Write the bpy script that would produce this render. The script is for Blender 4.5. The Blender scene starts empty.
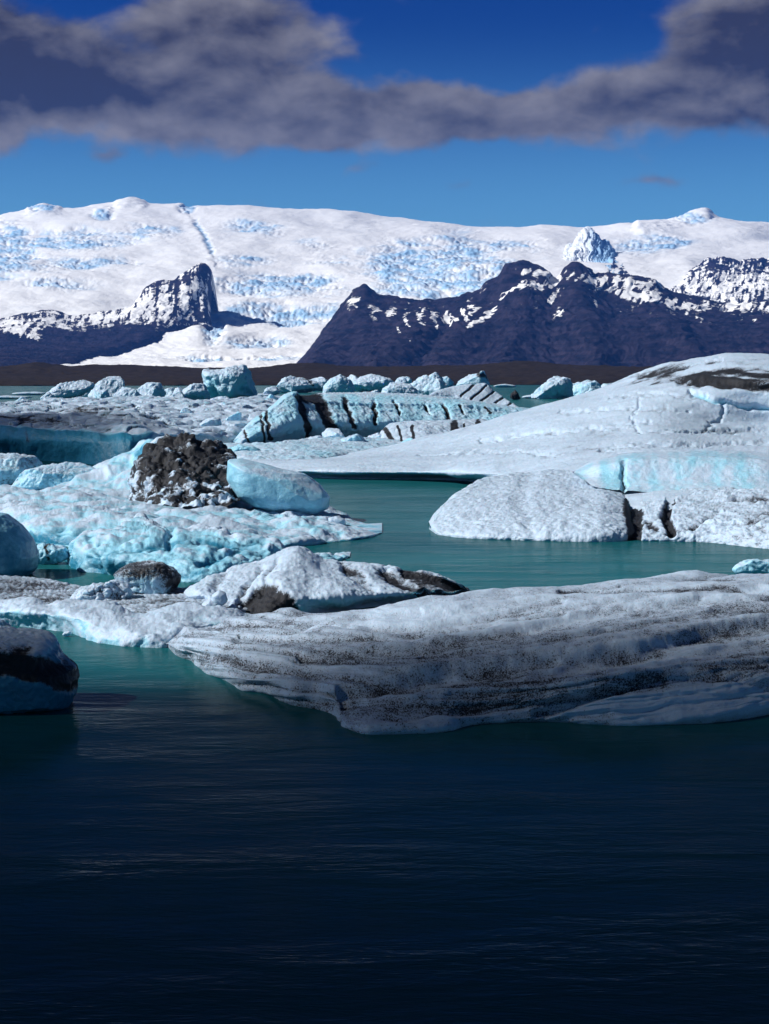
import bpy, math, random
import numpy as np

R = math.radians
scene = bpy.context.scene
COL = scene.collection
# ------------------------------------------------------------------ camera
CAM_H, F, CX, CY, HOR = 6.0, 1911.0, 384.5, 512.0, 380.0
PITCH = math.atan((CY - HOR) / F)
cam_d = bpy.data.cameras.new('camera')
cam = bpy.data.objects.new('camera', cam_d)
COL.objects.link(cam)
cam.location = (0, 0, CAM_H)
cam.rotation_euler = (math.pi / 2 - PITCH, 0, 0)
cam_d.sensor_fit = 'VERTICAL'
cam_d.angle_y = 2 * math.atan(512 / F)
cam_d.clip_start = 0.5
cam_d.clip_end = 120000
scene.camera = cam
cP, sP = math.cos(PITCH), math.sin(PITCH)


def rays(px, py):
    x = (np.asarray(px, float) - CX) / F
    y = -(np.asarray(py, float) - CY) / F
    return np.stack([x, cP + y * sP, -sP + y * cP], -1)


def at_d(px, py, D):
    r = rays(px, py)
    t = np.asarray(D, float) / r[..., 1]
    p = r * t[..., None]
    p[..., 2] += CAM_H
    return p


def at_z(px, py, z):
    r = rays(px, py)
    t = (np.asarray(z, float) - CAM_H) / r[..., 2]
    p = r * t[..., None]
    p[..., 2] += CAM_H
    return p


def proj(P):
    x, y, z = P[:, 0], P[:, 1], P[:, 2] - CAM_H
    f = y * cP - z * sP
    u = y * sP + z * cP
    return CX + F * x / f, CY - F * u / f


# ------------------------------------------------------------------ noise
_rng = np.random.RandomState(7)
_perm = _rng.permutation(512).astype(np.int64)
_g = _rng.normal(size=(512, 3))
_g /= np.linalg.norm(_g, axis=1)[:, None]


_p32 = _perm.astype(np.int32)
_gx, _gy, _gz = [np.ascontiguousarray(_g[:, k]).astype(np.float32) for k in range(3)]


def _h(i, j, k):
    return _perm[(_perm[(_perm[i & 511] + j) & 511] + k) & 511]


def pn(p):
    i = np.floor(p).astype(np.int32)
    f = (p - i).astype(np.float32)
    w = f * f * f * (f * (f * 6 - 15) + 10)
    fx, fy, fz = f[:, 0], f[:, 1], f[:, 2]
    wx, wy, wz = w[:, 0], w[:, 1], w[:, 2]
    r = []
    for a in (0, 1):
        ha = _p32[(i[:, 0] + a) & 511]
        for b in (0, 1):
            hb = _p32[(ha + i[:, 1] + b) & 511]
            v = []
            for c in (0, 1):
                h = _p32[(hb + i[:, 2] + c) & 511]
                v.append(_gx[h] * (fx - a) + _gy[h] * (fy - b) + _gz[h] * (fz - c))
            r.append(v[0] + wz * (v[1] - v[0]))
    u = r[0] + wy * (r[1] - r[0]); v = r[2] + wy * (r[3] - r[2])
    return ((u + wx * (v - u)) * 1.6).astype(float)


def fbm(p, o=4, g=0.5, mode='f'):
    s = 0; a = 1; n = 0
    for k in range(o):
        v = pn(p * 2.03 ** k + 17.3 * k)
        if mode == 'b': v = np.abs(v) * 2 - 0.6
        if mode == 'r': v = 0.6 - np.abs(v) * 2
        s = s + a * v; n += a; a *= g
    return s / n


def vor(p, seed=0):
    """F1 distance and a random value of the nearest cell"""
    i = np.floor(p).astype(np.int64)
    best = np.full(len(p), 9.0); b2 = np.full(len(p), 9.0); idv = np.zeros(len(p))
    for a in (-1, 0, 1):
        for b in (-1, 0, 1):
            for c in (-1, 0, 1):
                h = _h(i[:, 0] + a + seed, i[:, 1] + b, i[:, 2] + c)
                q = np.stack([i[:, 0] + a + 0.5 + 0.45 * _g[h, 0], i[:, 1] + b + 0.5 + 0.45 * _g[h, 1], i[:, 2] + c + 0.5 + 0.45 * _g[h, 2]], 1)
                d = np.linalg.norm(p - q, axis=1)
                m = d < best
                b2 = np.where(m, best, np.minimum(b2, d))
                idv = np.where(m, h / 511.0, idv)
                best = np.where(m, d, best)
    return best, b2 - best, idv


def sstep(a, b, x):
    t = np.clip((x - a) / (b - a), 0, 1)
    return t * t * (3 - 2 * t)


def pchip(t, X, q):
    """monotone cubic through X[k] at t[k], sampled at q; X may be (k, ...)"""
    t = np.asarray(t, float); X = np.asarray(X, float)
    h = np.diff(t)
    hs = h.reshape((-1,) + (1,) * (X.ndim - 1))
    d = np.diff(X, axis=0) / hs
    m = np.zeros_like(X)
    m[0], m[-1] = d[0], d[-1]
    if len(t) > 2:
        a, b = d[:-1], d[1:]
        same = (a * b) > 0
        m[1:-1] = np.where(same, 2 * a * b / np.where(same, a + b, 1), 0)
    k = np.clip(np.searchsorted(t, q, side='right') - 1, 0, len(t) - 2)
    sh = (-1,) + (1,) * (X.ndim - 1)
    s = ((q - t[k]) / h[k]).reshape(sh)
    hk = h[k].reshape(sh)
    return ((2 * s**3 - 3 * s**2 + 1) * X[k] + (s**3 - 2 * s**2 + s) * hk * m[k]
            + (-2 * s**3 + 3 * s**2) * X[k + 1] + (s**3 - s**2) * hk * m[k + 1])


def polydist(x, y, pts, w0=None):
    """pixel distance to a polyline; also the signed side (+ = above in the picture)"""
    best = np.full(len(x), 1e9); side = np.zeros(len(x))
    for (x0, y0), (x1, y1) in zip(pts[:-1], pts[1:]):
        dx, dy = x1 - x0, y1 - y0
        t = np.clip(((x - x0) * dx + (y - y0) * dy) / (dx * dx + dy * dy + 1e-9), 0, 1)
        ex, ey = x - x0 - t * dx, y - y0 - t * dy
        d = np.hypot(ex, ey)
        m = d < best
        best = np.where(m, d, best)
        side = np.where(m, np.sign(dy * ex - dx * ey), side)
    return best, side


# ------------------------------------------------------------------ mesh output
def link_mesh(name, V, faces, mat, attrs, parent=None, smooth=True):
    V = np.asarray(V, float)
    if parent is None:
        org = np.array([V[:, 0].mean(), V[:, 1].mean(), max(0.0, V[:, 2].min())])
        loc = org
    else:
        org = np.array(parent.location); loc = np.zeros(3)
    me = bpy.data.meshes.new(name)
    n = len(V)
    me.vertices.add(n)
    me.vertices.foreach_set('co', (V - org).astype(np.float32).ravel())
    faces = np.asarray(faces, np.int32)
    nf, k = faces.shape
    me.loops.add(nf * k)
    me.loops.foreach_set('vertex_index', faces.ravel())
    me.polygons.add(nf)
    me.polygons.foreach_set('loop_start', (np.arange(nf) * k).astype(np.int32))
    me.polygons.foreach_set('loop_total', np.full(nf, k, np.int32))
    me.update(calc_edges=True)
    me.polygons.foreach_set('use_smooth', np.full(nf, smooth))
    for an, v in attrs.items():
        v = np.asarray(v, np.float32)
        if v.ndim == 2:
            a = me.attributes.new(an, 'FLOAT_VECTOR', 'POINT'); a.data.foreach_set('vector', v.ravel())
        else:
            a = me.attributes.new(an, 'FLOAT', 'POINT'); a.data.foreach_set('value', v)
    me.materials.append(mat)
    ob = bpy.data.objects.new(name, me)
    COL.objects.link(ob)
    ob.location = loc
    if parent is not None:
        ob.parent = parent
        ob.location = (0, 0, 0)
    return ob


def tag(o, label=None, cat=None, group=None, kind=None):
    if label: o['label'] = label
    if cat: o['category'] = cat
    if group: o['group'] = group
    if kind: o['kind'] = kind
    return o


def grid_faces(nv, nu, wrap=False):
    a = np.arange(nv - 1)[:, None] * nu
    if wrap:
        j = np.arange(nu)[None]; j2 = (j + 1) % nu
    else:
        j = np.arange(nu - 1)[None]; j2 = j + 1
    return np.stack([a + j, a + j2, a + nu + j2, a + nu + j], -1).reshape(-1, 4)


def grid_normals(G, wrap=False):
    if wrap:
        du = np.roll(G, -1, 1) - np.roll(G, 1, 1)
    else:
        du = np.gradient(G, axis=1)
    dv = np.gradient(G, axis=0)
    n = np.cross(du, dv)
    l = np.linalg.norm(n, axis=2, keepdims=True)
    n = n / np.maximum(l, 1e-12)
    return n


# ------------------------------------------------------------------ ice surface treatment shared by both builders
def dress(P, N, pxm, noise, seed, lines, paint, base_dirt, base_blue, steep_blue, cav_dirt, QX, QY, uvw=None, fade=None, cavb=0.0, warp=1.0):
    """displace points P (n,3) along N; returns new points + attributes.  All sizes in px units (pxm metres each)"""
    n = len(P)
    T = P / pxm
    h = np.zeros(n)
    rs = np.random.RandomState(seed)
    off = rs.uniform(-50, 50, 3)
    cav = np.zeros(n)
    for item in noise:
        mode, amp, size = item[:3]
        st = np.array(item[3]) if len(item) > 3 else np.array([1, 1, 1])
        q = T / (size * st) + off
        if mode in 'fbr':
            v = fbm(q, 3, 0.36, mode) if mode == 'b' else fbm(q, 5, 0.5, mode)
        elif mode == 'v':
            q = q + 0.25 * np.stack([pn(q * 1.7), pn(q * 1.7 + 9), pn(q * 1.7 + 5)], 1)
            f1, ed, idv = vor(q)
            v = 0.5 - f1 * 0.9 + 0.3 * (idv - 0.5)
        elif mode == 's':      # strata along param v
            gph = -(QY - 725 + .125 * np.sqrt((QX - 400) ** 2 + 3600)) / 150
            q = np.stack([gph * size + item[3] * .3 * uvw[:, 0] + 0.6 * pn(np.stack([QX / 110, QY / 50, np.full(n, off[0])], 1)) + .22 * pn(np.stack([QX / 30, QY / 16, np.full(n, off[1])], 1)), uvw[:, 0] * 1.2, np.zeros(n)], 1)
            a = fbm(q + off, 3, 0.55)
            v = a * 1.3 * sstep(-.10, .03, uvw[:, 1])
        elif mode == 'g':      # gullies: across u, slowly varying in v
            q = np.stack([uvw[:, 0] * size + 0.5 * pn(T / 40 + off), uvw[:, 1] * item[3], np.zeros(n)], 1)
            v = fbm(q + off, 5, 0.55, 'r')
        h += amp * v
        cav += -np.clip(v, -1, 0.3) * min(1, amp / 2.0)
    dirt = np.full(n, float(base_dirt))
    blue = np.full(n, float(base_blue))
    wx = QX + 3.0 * pn(T / 14 + 3) + 1.2 * pn(T / 5 + 8)
    wy = QY + 3.0 * pn(T / 14 + 30) + 1.2 * pn(T / 5 + 80)
    for L in lines:        # dict(pts, w, d (height, - = groove), dirt, blue, below (shade only below))
        k = L.get('warp', warp)
        d, sd = polydist(QX + (wx - QX) * k, QY + (wy - QY) * k, L['pts'])
        w = L['w']
        if L.get('side'):
            m = np.where(sd * L['side'] > 0, sstep(w, 0, d), sstep(w * 0.25, 0, d))
        else:
            m = sstep(w, w * L.get('core', 0.0), d)
        h += m * L.get('d', 0.0)
        dirt = dirt + m * L.get('dirt', 0.0)
        blue = blue + m * L.get('blue', 0.0)
    if paint is not None:
        r_ = paint(QX, QY, T, uvw)
        dd, bb = r_[:2]
        if len(r_) > 2: h = h + r_[2]
        dirt = dirt + dd; blue = blue + bb
    if fade is not None: h = h * fade
    P2 = P + N * (h * pxm)[:, None]
    dirt = dirt + cav_dirt * np.clip(cav, -0.5, 1)
    blue = blue + cavb * np.clip(cav, -0.5, 1)
    return P2, dirt, blue, P2 / pxm, cav


def loft(name, curves, mat, label=None, cat=None, parent=None, group=None, kind=None, noise=(), lines=(), paint=None,
         dirt=0.0, blue=0.0, steep=0.6, cav=0.0, back=4.0, nu=None, nvs=1.0, seed=1, skirt=0.6, under=None, tcs=None, warp=1.0, cavb=0.0, front=True, endfade=0.03, backh=0.55, keep=True):
    """a solid lump of ice or rock through guide curves from the front waterline to the crest; curve = (mode, [(px, py[, z or D])])"""
    x0 = min(c[1][0][0] for c in curves); x1 = max(c[1][-1][0] for c in curves)
    if nu is None: nu = int(min(900, max(40, (x1 - x0) * 1.1)))
    u = np.linspace(0, 1, nu)
    C = []; rows = []
    for mode, pts in curves:
        a = np.array([[p[0], p[1], (p[2] if len(p) > 2 else 0)] for p in pts], float)
        px = a[0, 0] + (a[-1, 0] - a[0, 0]) * u
        py = pchip(a[:, 0], a[:, 1], px); w = pchip(a[:, 0], a[:, 2], px)
        g_ = at_d(px, py, w) if mode == 'd' else at_z(px, py, w)
        if mode == 'w' and kind is None:
            g_[:, 2] += 1.4 * g_[:, 1] / F
            if under is None: under = 7 * g_[:, 1].mean() / F
        C.append(g_)
        rows.append(py)
    pre, post = [], []
    D0 = C[0][:, 1].mean()
    pxm = np.mean([c[:, 1].mean() for c in C]) / F
    if front:
        s = C[0].copy(); s[:, 2] -= skirt; s[:, 1] += skirt * 0.15 if under is None else under
        pre = [s]
    last = C[-1]
    b1 = last.copy(); b1[:, 1] += back * 0.45; b1[:, 2] = np.maximum(0, b1[:, 2]) * backh
    b1[:, 0] += b1[:, 0] / last[:, 1] * back * 0.45 * 0
    b2 = last.copy(); b2[:, 1] += back; b2[:, 2] = -skirt
    post = [b1, b2]
    K = pre + C + post
    # v parameter by mean pixel spacing (front) / fixed for the skirt and back
    dist = []
    for i in range(len(K) - 1):
        if i < len(pre): dist.append(max(4, skirt / pxm * 0.5))
        elif i >= len(pre) + len(C) - 1: dist.append(max(8, min(60, back / pxm * 0.25)))
        else:
            r = np.mean(np.abs(rows[i - len(pre) + 1] - rows[i - len(pre)]))
            dist.append(max(r, np.mean(np.linalg.norm(K[i + 1] - K[i], axis=1)) / pxm * 0.12, 2))
    t = np.concatenate([[0], np.cumsum(dist)])
    nv = int(max(24, min(700, t[-1] * 1.5 * nvs)))
    q = np.linspace(0, t[-1], nv)
    G = pchip(t, np.stack(K), q)
    N = grid_normals(G)
    # vv: 0 at front waterline, 1 at crest
    ta, tb = t[len(pre)], t[len(pre) + len(C) - 1]
    vv = (q - ta) / (tb - ta)
    U, Vv = np.meshgrid(u, vv)
    uvw = np.stack([U.ravel(), Vv.ravel()], 1)
    P = G.reshape(-1, 3); Nn = N.reshape(-1, 3)
    # normals should face up / toward the viewer
    flip = np.sign(np.sum(Nn * np.array([0, -0.6, 1.0]), axis=1).mean())
    Nn = Nn * flip
    QX, QY = proj(P)
    fade = sstep(0, endfade, U.ravel()) * sstep(1, 1 - endfade, U.ravel())
    P2, di, bl, T, cv = dress(P, Nn, pxm, noise, seed, lines, paint, dirt, blue, steep, cav, QX, QY, uvw, fade, cavb, warp)
    if tcs is not None: T = T * np.array(tcs)
    G2 = P2.reshape(nv, nu, 3)
    N2 = grid_normals(G2).reshape(-1, 3) * flip
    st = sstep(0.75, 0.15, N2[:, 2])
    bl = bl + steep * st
    Fc = grid_faces(nv, nu)
    if flip < 0: Fc = Fc[:, ::-1]
    ob = link_mesh(name, P2, Fc, mat, dict(dirt=di, blue=bl, tc=T, pxm=np.full(len(P2), pxm)), parent)
    return tag(ob, label, cat, group, kind)


def block(name, outline, mat, label=None, cat=None, parent=None, group=None, D=None, base=None, thick=0.8, noise=(), lines=(), paint=None,
          dirt=0.0, blue=0.3, steep=0.3, cav=0.0, facets=8, cut=(0.72, 0.95), seed=1, e=(0.55, 0.8), res=1.0, front=0.0):
    """a solid block: outline at distance D, rounded out to its own thickness, then planed by random facets"""
    o = np.array(outline, float)
    cx = (o[:, 0].min() + o[:, 0].max()) / 2; cy = (o[:, 1].min() + o[:, 1].max()) / 2
    if D is None:
        D = float(at_z(cx, base if base is not None else o[:, 1].max(), 0.0)[1])
    pxm = D / F
    wpx = np.ptp(o[:, 0]); hpx = np.ptp(o[:, 1])
    nt = int(max(36, min(420, (wpx + hpx) * 2 * res))); npz = int(max(18, nt * 0.5))
    th = np.linspace(0, 2 * np.pi, nt, endpoint=False)
    dx, dy = np.cos(th), -np.sin(th)
    Rr = np.full(nt, 1e9)
    m = len(o)
    for i in range(m):
        ax, ay = o[i] - (cx, cy); bx, by = o[(i + 1) % m] - (cx, cy)
        ex, ey = bx - ax, by - ay
        den = dx * ey - dy * ex
        den = np.where(np.abs(den) < 1e-9, 1e-9, den)
        tt = (ax * ey - ay * ex) / den
        ss = (ax * dy - ay * dx) / den
        ok = (tt > 0) & (ss >= -1e-6) & (ss <= 1 + 1e-6)
        Rr = np.where(ok & (tt < Rr), tt, Rr)
    Rr = np.where(Rr > 1e8, np.median(Rr), Rr)
    kk = np.array([1, 2, 1.]) / 4
    Rr = np.convolve(np.concatenate([Rr[-1:], Rr, Rr[:1]]), kk, 'valid')
    ph = np.linspace(-np.pi / 2, np.pi / 2, npz)
    c = np.maximum(np.cos(ph), 1e-9) ** e[0] + 1e-4; s = np.sign(np.sin(ph)) * np.abs(np.sin(ph)) ** e[1]
    TH = thick * min(wpx, hpx * 1.6) * 0.5
    X = c[:, None] * (Rr * dx)[None]; Z = -c[:, None] * (Rr * dy)[None]
    Y = np.broadcast_to(s[:, None] * TH, X.shape)
    L = np.stack([X, Y, Z], -1).reshape(-1, 3)          # px units around the centre
    rs = np.random.RandomState(seed)
    sc = np.array([wpx / 2, TH, hpx / 2])
    for k in range(facets):
        nrm = rs.normal(size=3)
        if k % 2 == 0: nrm[1] = -abs(nrm[1])
        nrm /= np.linalg.norm(nrm)
        Ls = L / sc
        d = Ls @ nrm
        lim = rs.uniform(*cut) * np.percentile(d, 99.5)
        L = L - (np.clip(d - lim, 0, None)[:, None] * nrm * 0.92) * sc
    G = L.reshape(npz, nt, 3)
    N = grid_normals(G, True).reshape(-1, 3)
    flip = np.sign(np.sum(N * L, axis=1).mean())
    N *= flip
    Dc = D + TH * pxm * (1 - front)
    pxm = Dc / F
    ctr = at_d(cx, cy, Dc)
    P = L * pxm + ctr
    QX = cx + L[:, 0]; QY = cy - L[:, 2]
    P2, di, bl, T, cv = dress(P, N, pxm, noise, seed, lines, paint, dirt, blue, steep, cav, QX, QY, np.zeros((len(P), 2)))
    G2 = P2.reshape(npz, nt, 3)
    N2 = grid_normals(G2, True).reshape(-1, 3) * flip
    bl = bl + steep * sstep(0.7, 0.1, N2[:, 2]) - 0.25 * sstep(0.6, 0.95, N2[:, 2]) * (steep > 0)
    Fc = grid_faces(npz, nt, True)
    if flip < 0: Fc = Fc[:, ::-1]
    # close the two poles
    ob = link_mesh(name, P2, Fc, mat, dict(dirt=di, blue=bl, tc=T, pxm=np.full(len(P2), pxm)), parent)
    return tag(ob, label, cat, group)


# ------------------------------------------------------------------ node helpers
class NT:
    def __init__(s, tree):
        s.t = tree; s.n = tree.nodes; s.l = tree.links

    def new(s, typ, **kw):
        n = s.n.new(typ)
        for k, v in kw.items(): setattr(n, k, v)
        return n

    def put(s, sock, v):
        if isinstance(v, bpy.types.NodeSocket): s.l.new(v, sock)
        elif v is not None: sock.default_value = v

    def math(s, op, a, b=None, c=None, clamp=False):
        n = s.new('ShaderNodeMath', operation=op, use_clamp=clamp)
        s.put(n.inputs[0], a)
        if b is not None: s.put(n.inputs[1], b)
        if c is not None: s.put(n.inputs[2], c)
        return n.outputs[0]

    def vmath(s, op, a, b=None):
        n = s.new('ShaderNodeVectorMath', operation=op)
        s.put(n.inputs[0], a)
        if b is not None: s.put(n.inputs[1], b)
        return n.outputs['Value'] if op in ('LENGTH', 'DOT_PRODUCT') else n.outputs[0]

    def attr(s, name, out='Fac'):
        return s.new('ShaderNodeAttribute', attribute_name=name).outputs[out]

    def noise(s, vec, scale, detail=4, rough=0.55, dist=0.0):
        n = s.new('ShaderNodeTexNoise')
        s.put(n.inputs['Vector'], vec); s.put(n.inputs['Scale'], scale)
        n.inputs['Detail'].default_value = detail; n.inputs['Roughness'].default_value = rough
        n.inputs['Distortion'].default_value = dist
        return n.outputs['Fac']

    def ramp(s, fac, a, b, c=0.0, d=1.0, kind='SMOOTHSTEP'):
        n = s.new('ShaderNodeMapRange', interpolation_type=kind)
        s.put(n.inputs['Value'], fac)
        for k, v in (('From Min', a), ('From Max', b), ('To Min', c), ('To Max', d)): s.put(n.inputs[k], v)
        return n.outputs['Result']

    def mix(s, fac, a, b, mode='MIX'):
        n = s.new('ShaderNodeMix', data_type='RGBA', blend_type=mode)
        s.put(n.inputs[0], fac)
        s.put(n.inputs[6], a if isinstance(a, bpy.types.NodeSocket) else (*a, 1) if len(a) == 3 else a)
        s.put(n.inputs[7], b if isinstance(b, bpy.types.NodeSocket) else (*b, 1) if len(b) == 3 else b)
        return n.outputs[2]

    def comb(s, x, y, z):
        n = s.new('ShaderNodeCombineXYZ')
        for i, v in enumerate((x, y, z)): s.put(n.inputs[i], v)
        return n.outputs[0]


def new_mat(name):
    m = bpy.data.materials.new(name); m.use_nodes = True
    m.node_tree.nodes.clear()
    t = NT(m.node_tree)
    out = t.new('ShaderNodeOutputMaterial')
    b = t.new('ShaderNodeBsdfPrincipled')
    t.l.new(b.outputs[0], out.inputs[0])
    return m, t, b, out


def ice_material():
    m, t, b, out = new_mat('glacier_ice')
    tc = t.attr('tc', 'Vector'); dirt = t.attr('dirt'); blue = t.attr('blue'); pxm = t.attr('pxm')
    n1 = t.noise(tc, 0.045, 5, 0.6, 0.6)
    n2 = t.noise(tc, 0.25, 4, 0.6)
    n3 = t.noise(tc, 0.75, 3, 0.75)
    snow = t.mix(n2, (0.33, 0.46, 0.61), (0.53, 0.64, 0.77))
    bl = t.math('ADD', blue, t.math('MULTIPLY_ADD', n1, 1.2, -0.58))
    bl = t.math('ADD', bl, t.math('MULTIPLY_ADD', n2, 0.5, -0.25))
    f1 = t.ramp(bl, 0.05, 0.75)
    f2 = t.ramp(bl, 0.6, 1.5)
    col = t.mix(f1, snow, (0.29, 0.59, 0.75))
    col = t.mix(f2, col, (0.025, 0.20, 0.33))
    # dirt: large stains broken up, then grains
    dn = t.math('ADD', dirt, t.math('MULTIPLY_ADD', n1, 0.7, -0.35))
    dn = t.math('ADD', dn, t.math('MULTIPLY_ADD', n2, 0.5, -0.25))
    soft = t.ramp(dn, 0.0, 1.0, 0.0, 0.8)
    gr = t.math('ADD', dn, t.math('MULTIPLY_ADD', n3, 2.4, -1.2))
    grain = t.ramp(gr, 0.45, 0.75)
    dcol = t.mix(n2, (0.006, 0.008, 0.013), (0.009, 0.012, 0.020))
    col = t.mix(soft, col, (0.105, 0.112, 0.14))
    col = t.mix(grain, col, dcol)
    t.put(b.inputs['Base Color'], col)
    rg = t.ramp(grain, 0, 1, 0.42, 0.7)
    rg2 = t.math('SUBTRACT', rg, t.math('MULTIPLY', f1, 0.14))
    t.put(b.inputs['Roughness'], rg2)
    b.inputs['Specular IOR Level'].default_value = 0.35
    b.inputs['Subsurface Weight'].default_value = 0.25
    b.inputs['Subsurface Radius'].default_value = (0.25, 0.7, 1.0)
    t.put(b.inputs['Subsurface Scale'], t.math('MULTIPLY', pxm, 6.0))
    hh = t.math('ADD', t.math('MULTIPLY', t.noise(tc, 0.3, 4, 0.6), 0.9), t.math('MULTIPLY', n3, 0.8))
    bp = t.new('ShaderNodeBump')
    bp.inputs['Strength'].default_value = 0.75
    t.put(bp.inputs['Distance'], pxm)
    t.put(bp.inputs['Height'], hh)
    t.l.new(bp.outputs[0], b.inputs['Normal'])
    return m


def snow_rock_material(name, rockA, rockB, ice_shade_c):
    """dirt = rock amount, blue = crevassed blue ice and painted blue shade"""
    m, t, b, out = new_mat(name)
    tc = t.attr('tc', 'Vector'); rock = t.attr('dirt'); blue = t.attr('blue'); pxm = t.attr('pxm')
    n1 = t.noise(tc, 0.16, 6, 0.62)
    n2 = t.noise(tc, 0.6, 4, 0.7)
    ra = t.noise(t.vmath('MULTIPLY', tc, (1, .4, .45)), 0.09, 5, 0.65)
    rb = t.noise(t.vmath('MULTIPLY', tc, (.018, .012, .33)), 1.0, 4, 0.6)
    rk = t.mix(t.ramp(t.math('ADD', t.math('MULTIPLY', ra, .6), t.math('MULTIPLY', rb, .4)), .38, .62), rockA, rockB)
    sn = t.mix(t.ramp(t.math('ADD', blue, t.math('MULTIPLY_ADD', n2, 1.2, -0.6)), -0.05, 1.15), (0.87, 0.89, 0.915), ice_shade_c)
    f = t.math('ADD', rock, t.math('MULTIPLY_ADD', n1, 1.1, -0.55))
    f = t.math('ADD', f, t.math('MULTIPLY_ADD', n2, 0.5, -0.25))
    col = t.mix(t.ramp(f, 0.42, 0.58), sn, rk)
    t.put(b.inputs['Base Color'], col)
    b.inputs['Roughness'].default_value = 0.8
    b.inputs['Specular IOR Level'].default_value = 0.1
    bp = t.new('ShaderNodeBump'); bp.inputs['Strength'].default_value = 0.6
    t.put(bp.inputs['Distance'], t.math('MULTIPLY', pxm, t.ramp(f, 0.4, 0.6, 0.35, 0.5)))
    t.put(bp.inputs['Height'], t.math('MULTIPLY', t.noise(tc, 0.4, 6, 0.7), 3.0))
    t.l.new(bp.outputs[0], b.inputs['Normal'])
    return m


def water_material():
    m, t, b, out = new_mat('lagoon_water')
    pos = t.new('ShaderNodeNewGeometry').outputs['Position']
    big = t.noise(t.vmath('MULTIPLY', pos, (0.012, 0.03, 0)), 1.0, 3, 0.5)
    col = t.mix(t.ramp(big, 0.35, 0.65), (0.004, 0.068, 0.086), (0.012, 0.115, 0.130))
    t.put(b.inputs['Base Color'], col)
    w1 = t.noise(t.vmath('MULTIPLY', pos, (1.5, 4.2, 1)), 1.0, 4, 0.6, 0.3)
    w2 = t.noise(t.vmath('MULTIPLY', pos, (6.0, 14, 1)), 1.0, 3, 0.6, 0.3)
    w3 = t.noise(t.vmath('MULTIPLY', pos, (0.15, 0.4, 1)), 1.0, 2, 0.5)
    h = t.math('ADD', t.math('MULTIPLY', w1, 0.055), t.math('MULTIPLY', w2, 0.018))
    w0 = t.noise(t.vmath('MULTIPLY', pos, (0.45, 1.1, 1)), 1.0, 4, 0.6, 0.4)
    h = t.math('ADD', h, t.math('MULTIPLY', w0, 0.17))
    h = t.math('MULTIPLY', h, t.ramp(w3, 0.3, 0.7, 0.45, 1.25))
    bp = t.new('ShaderNodeBump'); bp.inputs['Strength'].default_value = 1.0
    bp.inputs['Distance'].default_value = 1.0
    t.put(bp.inputs['Height'], h)
    # silty water body (diffuse) under a weakly reflecting rippled surface, the glare cut as through a polarising filter
    m.node_tree.nodes.remove(b)
    df = t.new('ShaderNodeBsdfDiffuse'); t.put(df.inputs['Color'], col); t.l.new(bp.outputs[0], df.inputs['Normal'])
    bg_ = t.new('ShaderNodeBump'); bg_.inputs['Distance'].default_value = 1.0
    t.put(bg_.inputs['Height'], h); t.put(bg_.inputs['Strength'], t.ramp(w3, 0.3, 0.7, 0.14, 0.20))
    gl = t.new('ShaderNodeBsdfGlossy'); gl.inputs['Roughness'].default_value = 0.10; t.l.new(bg_.outputs[0], gl.inputs['Normal'])
    fr = t.new('ShaderNodeFresnel'); fr.inputs['IOR'].default_value = 1.33; t.l.new(bg_.outputs[0], fr.inputs['Normal'])
    mx = t.new('ShaderNodeMixShader'); t.put(mx.inputs[0], t.math('MULTIPLY', fr.outputs[0], 0.34))
    t.l.new(df.outputs[0], mx.inputs[1]); t.l.new(gl.outputs[0], mx.inputs[2]); t.l.new(mx.outputs[0], out.inputs[0])
    return m


def moraine_material():
    m, t, b, out = new_mat('moraine_gravel')
    tc = t.attr('tc', 'Vector')
    n1 = t.noise(tc, 0.06, 6, 0.6); n2 = t.noise(tc, 0.5, 5, 0.7)
    c = t.mix(n1, (0.003, 0.003, 0.003), (0.034, 0.025, 0.018))
    c = t.mix(t.ramp(n2, 0.5, 0.7, 0, 0.8), c, (0.028, 0.022, 0.015))
    t.put(b.inputs['Base Color'], c)
    b.inputs['Roughness'].default_value = 0.95
    b.inputs['Specular IOR Level'].default_value = 0.1
    return m


ICE = ice_material()
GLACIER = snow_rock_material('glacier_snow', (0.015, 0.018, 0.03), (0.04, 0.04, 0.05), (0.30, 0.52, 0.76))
ROCK = snow_rock_material('basalt_rock', (0.003, 0.004, 0.010), (0.028, 0.022, 0.036), (0.5, 0.7, 0.85))
WATER = water_material()
MORAINE = moraine_material()

# ------------------------------------------------------------------ water
S = 45000
wv = [(-S, -800, 0), (S, -800, 0), (S, 9000, 0), (-S, 9000, 0)]
wo = link_mesh('water', wv, [[0, 1, 2, 3]], WATER, {}, smooth=False)
tag(wo, kind='structure')
#SPLIT
# ------------------------------------------------------------------ far terrain
def pairs(s):
    """'x,y[,w] x,y[,w]' -> list of tuples"""
    return [tuple(float(v) for v in p.split(',')) for p in s.split()]


def wD(s, D):
    return [(p[0], p[1], D) if len(p) < 3 else p for p in pairs(s)]


# glacier and ice cap
sky_line = ('-160,250 -200,228 0,216 30,213 45,209 60,212 90,207 115,203 130,199 150,204 180,203 190,206 220,206 290,208 320,208 360,213 '
            '400,218 450,226 480,229 520,228 560,226 600,226 640,226 670,222 690,216 703,214 720,220 740,224 769,226 950,240 930,260')


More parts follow.
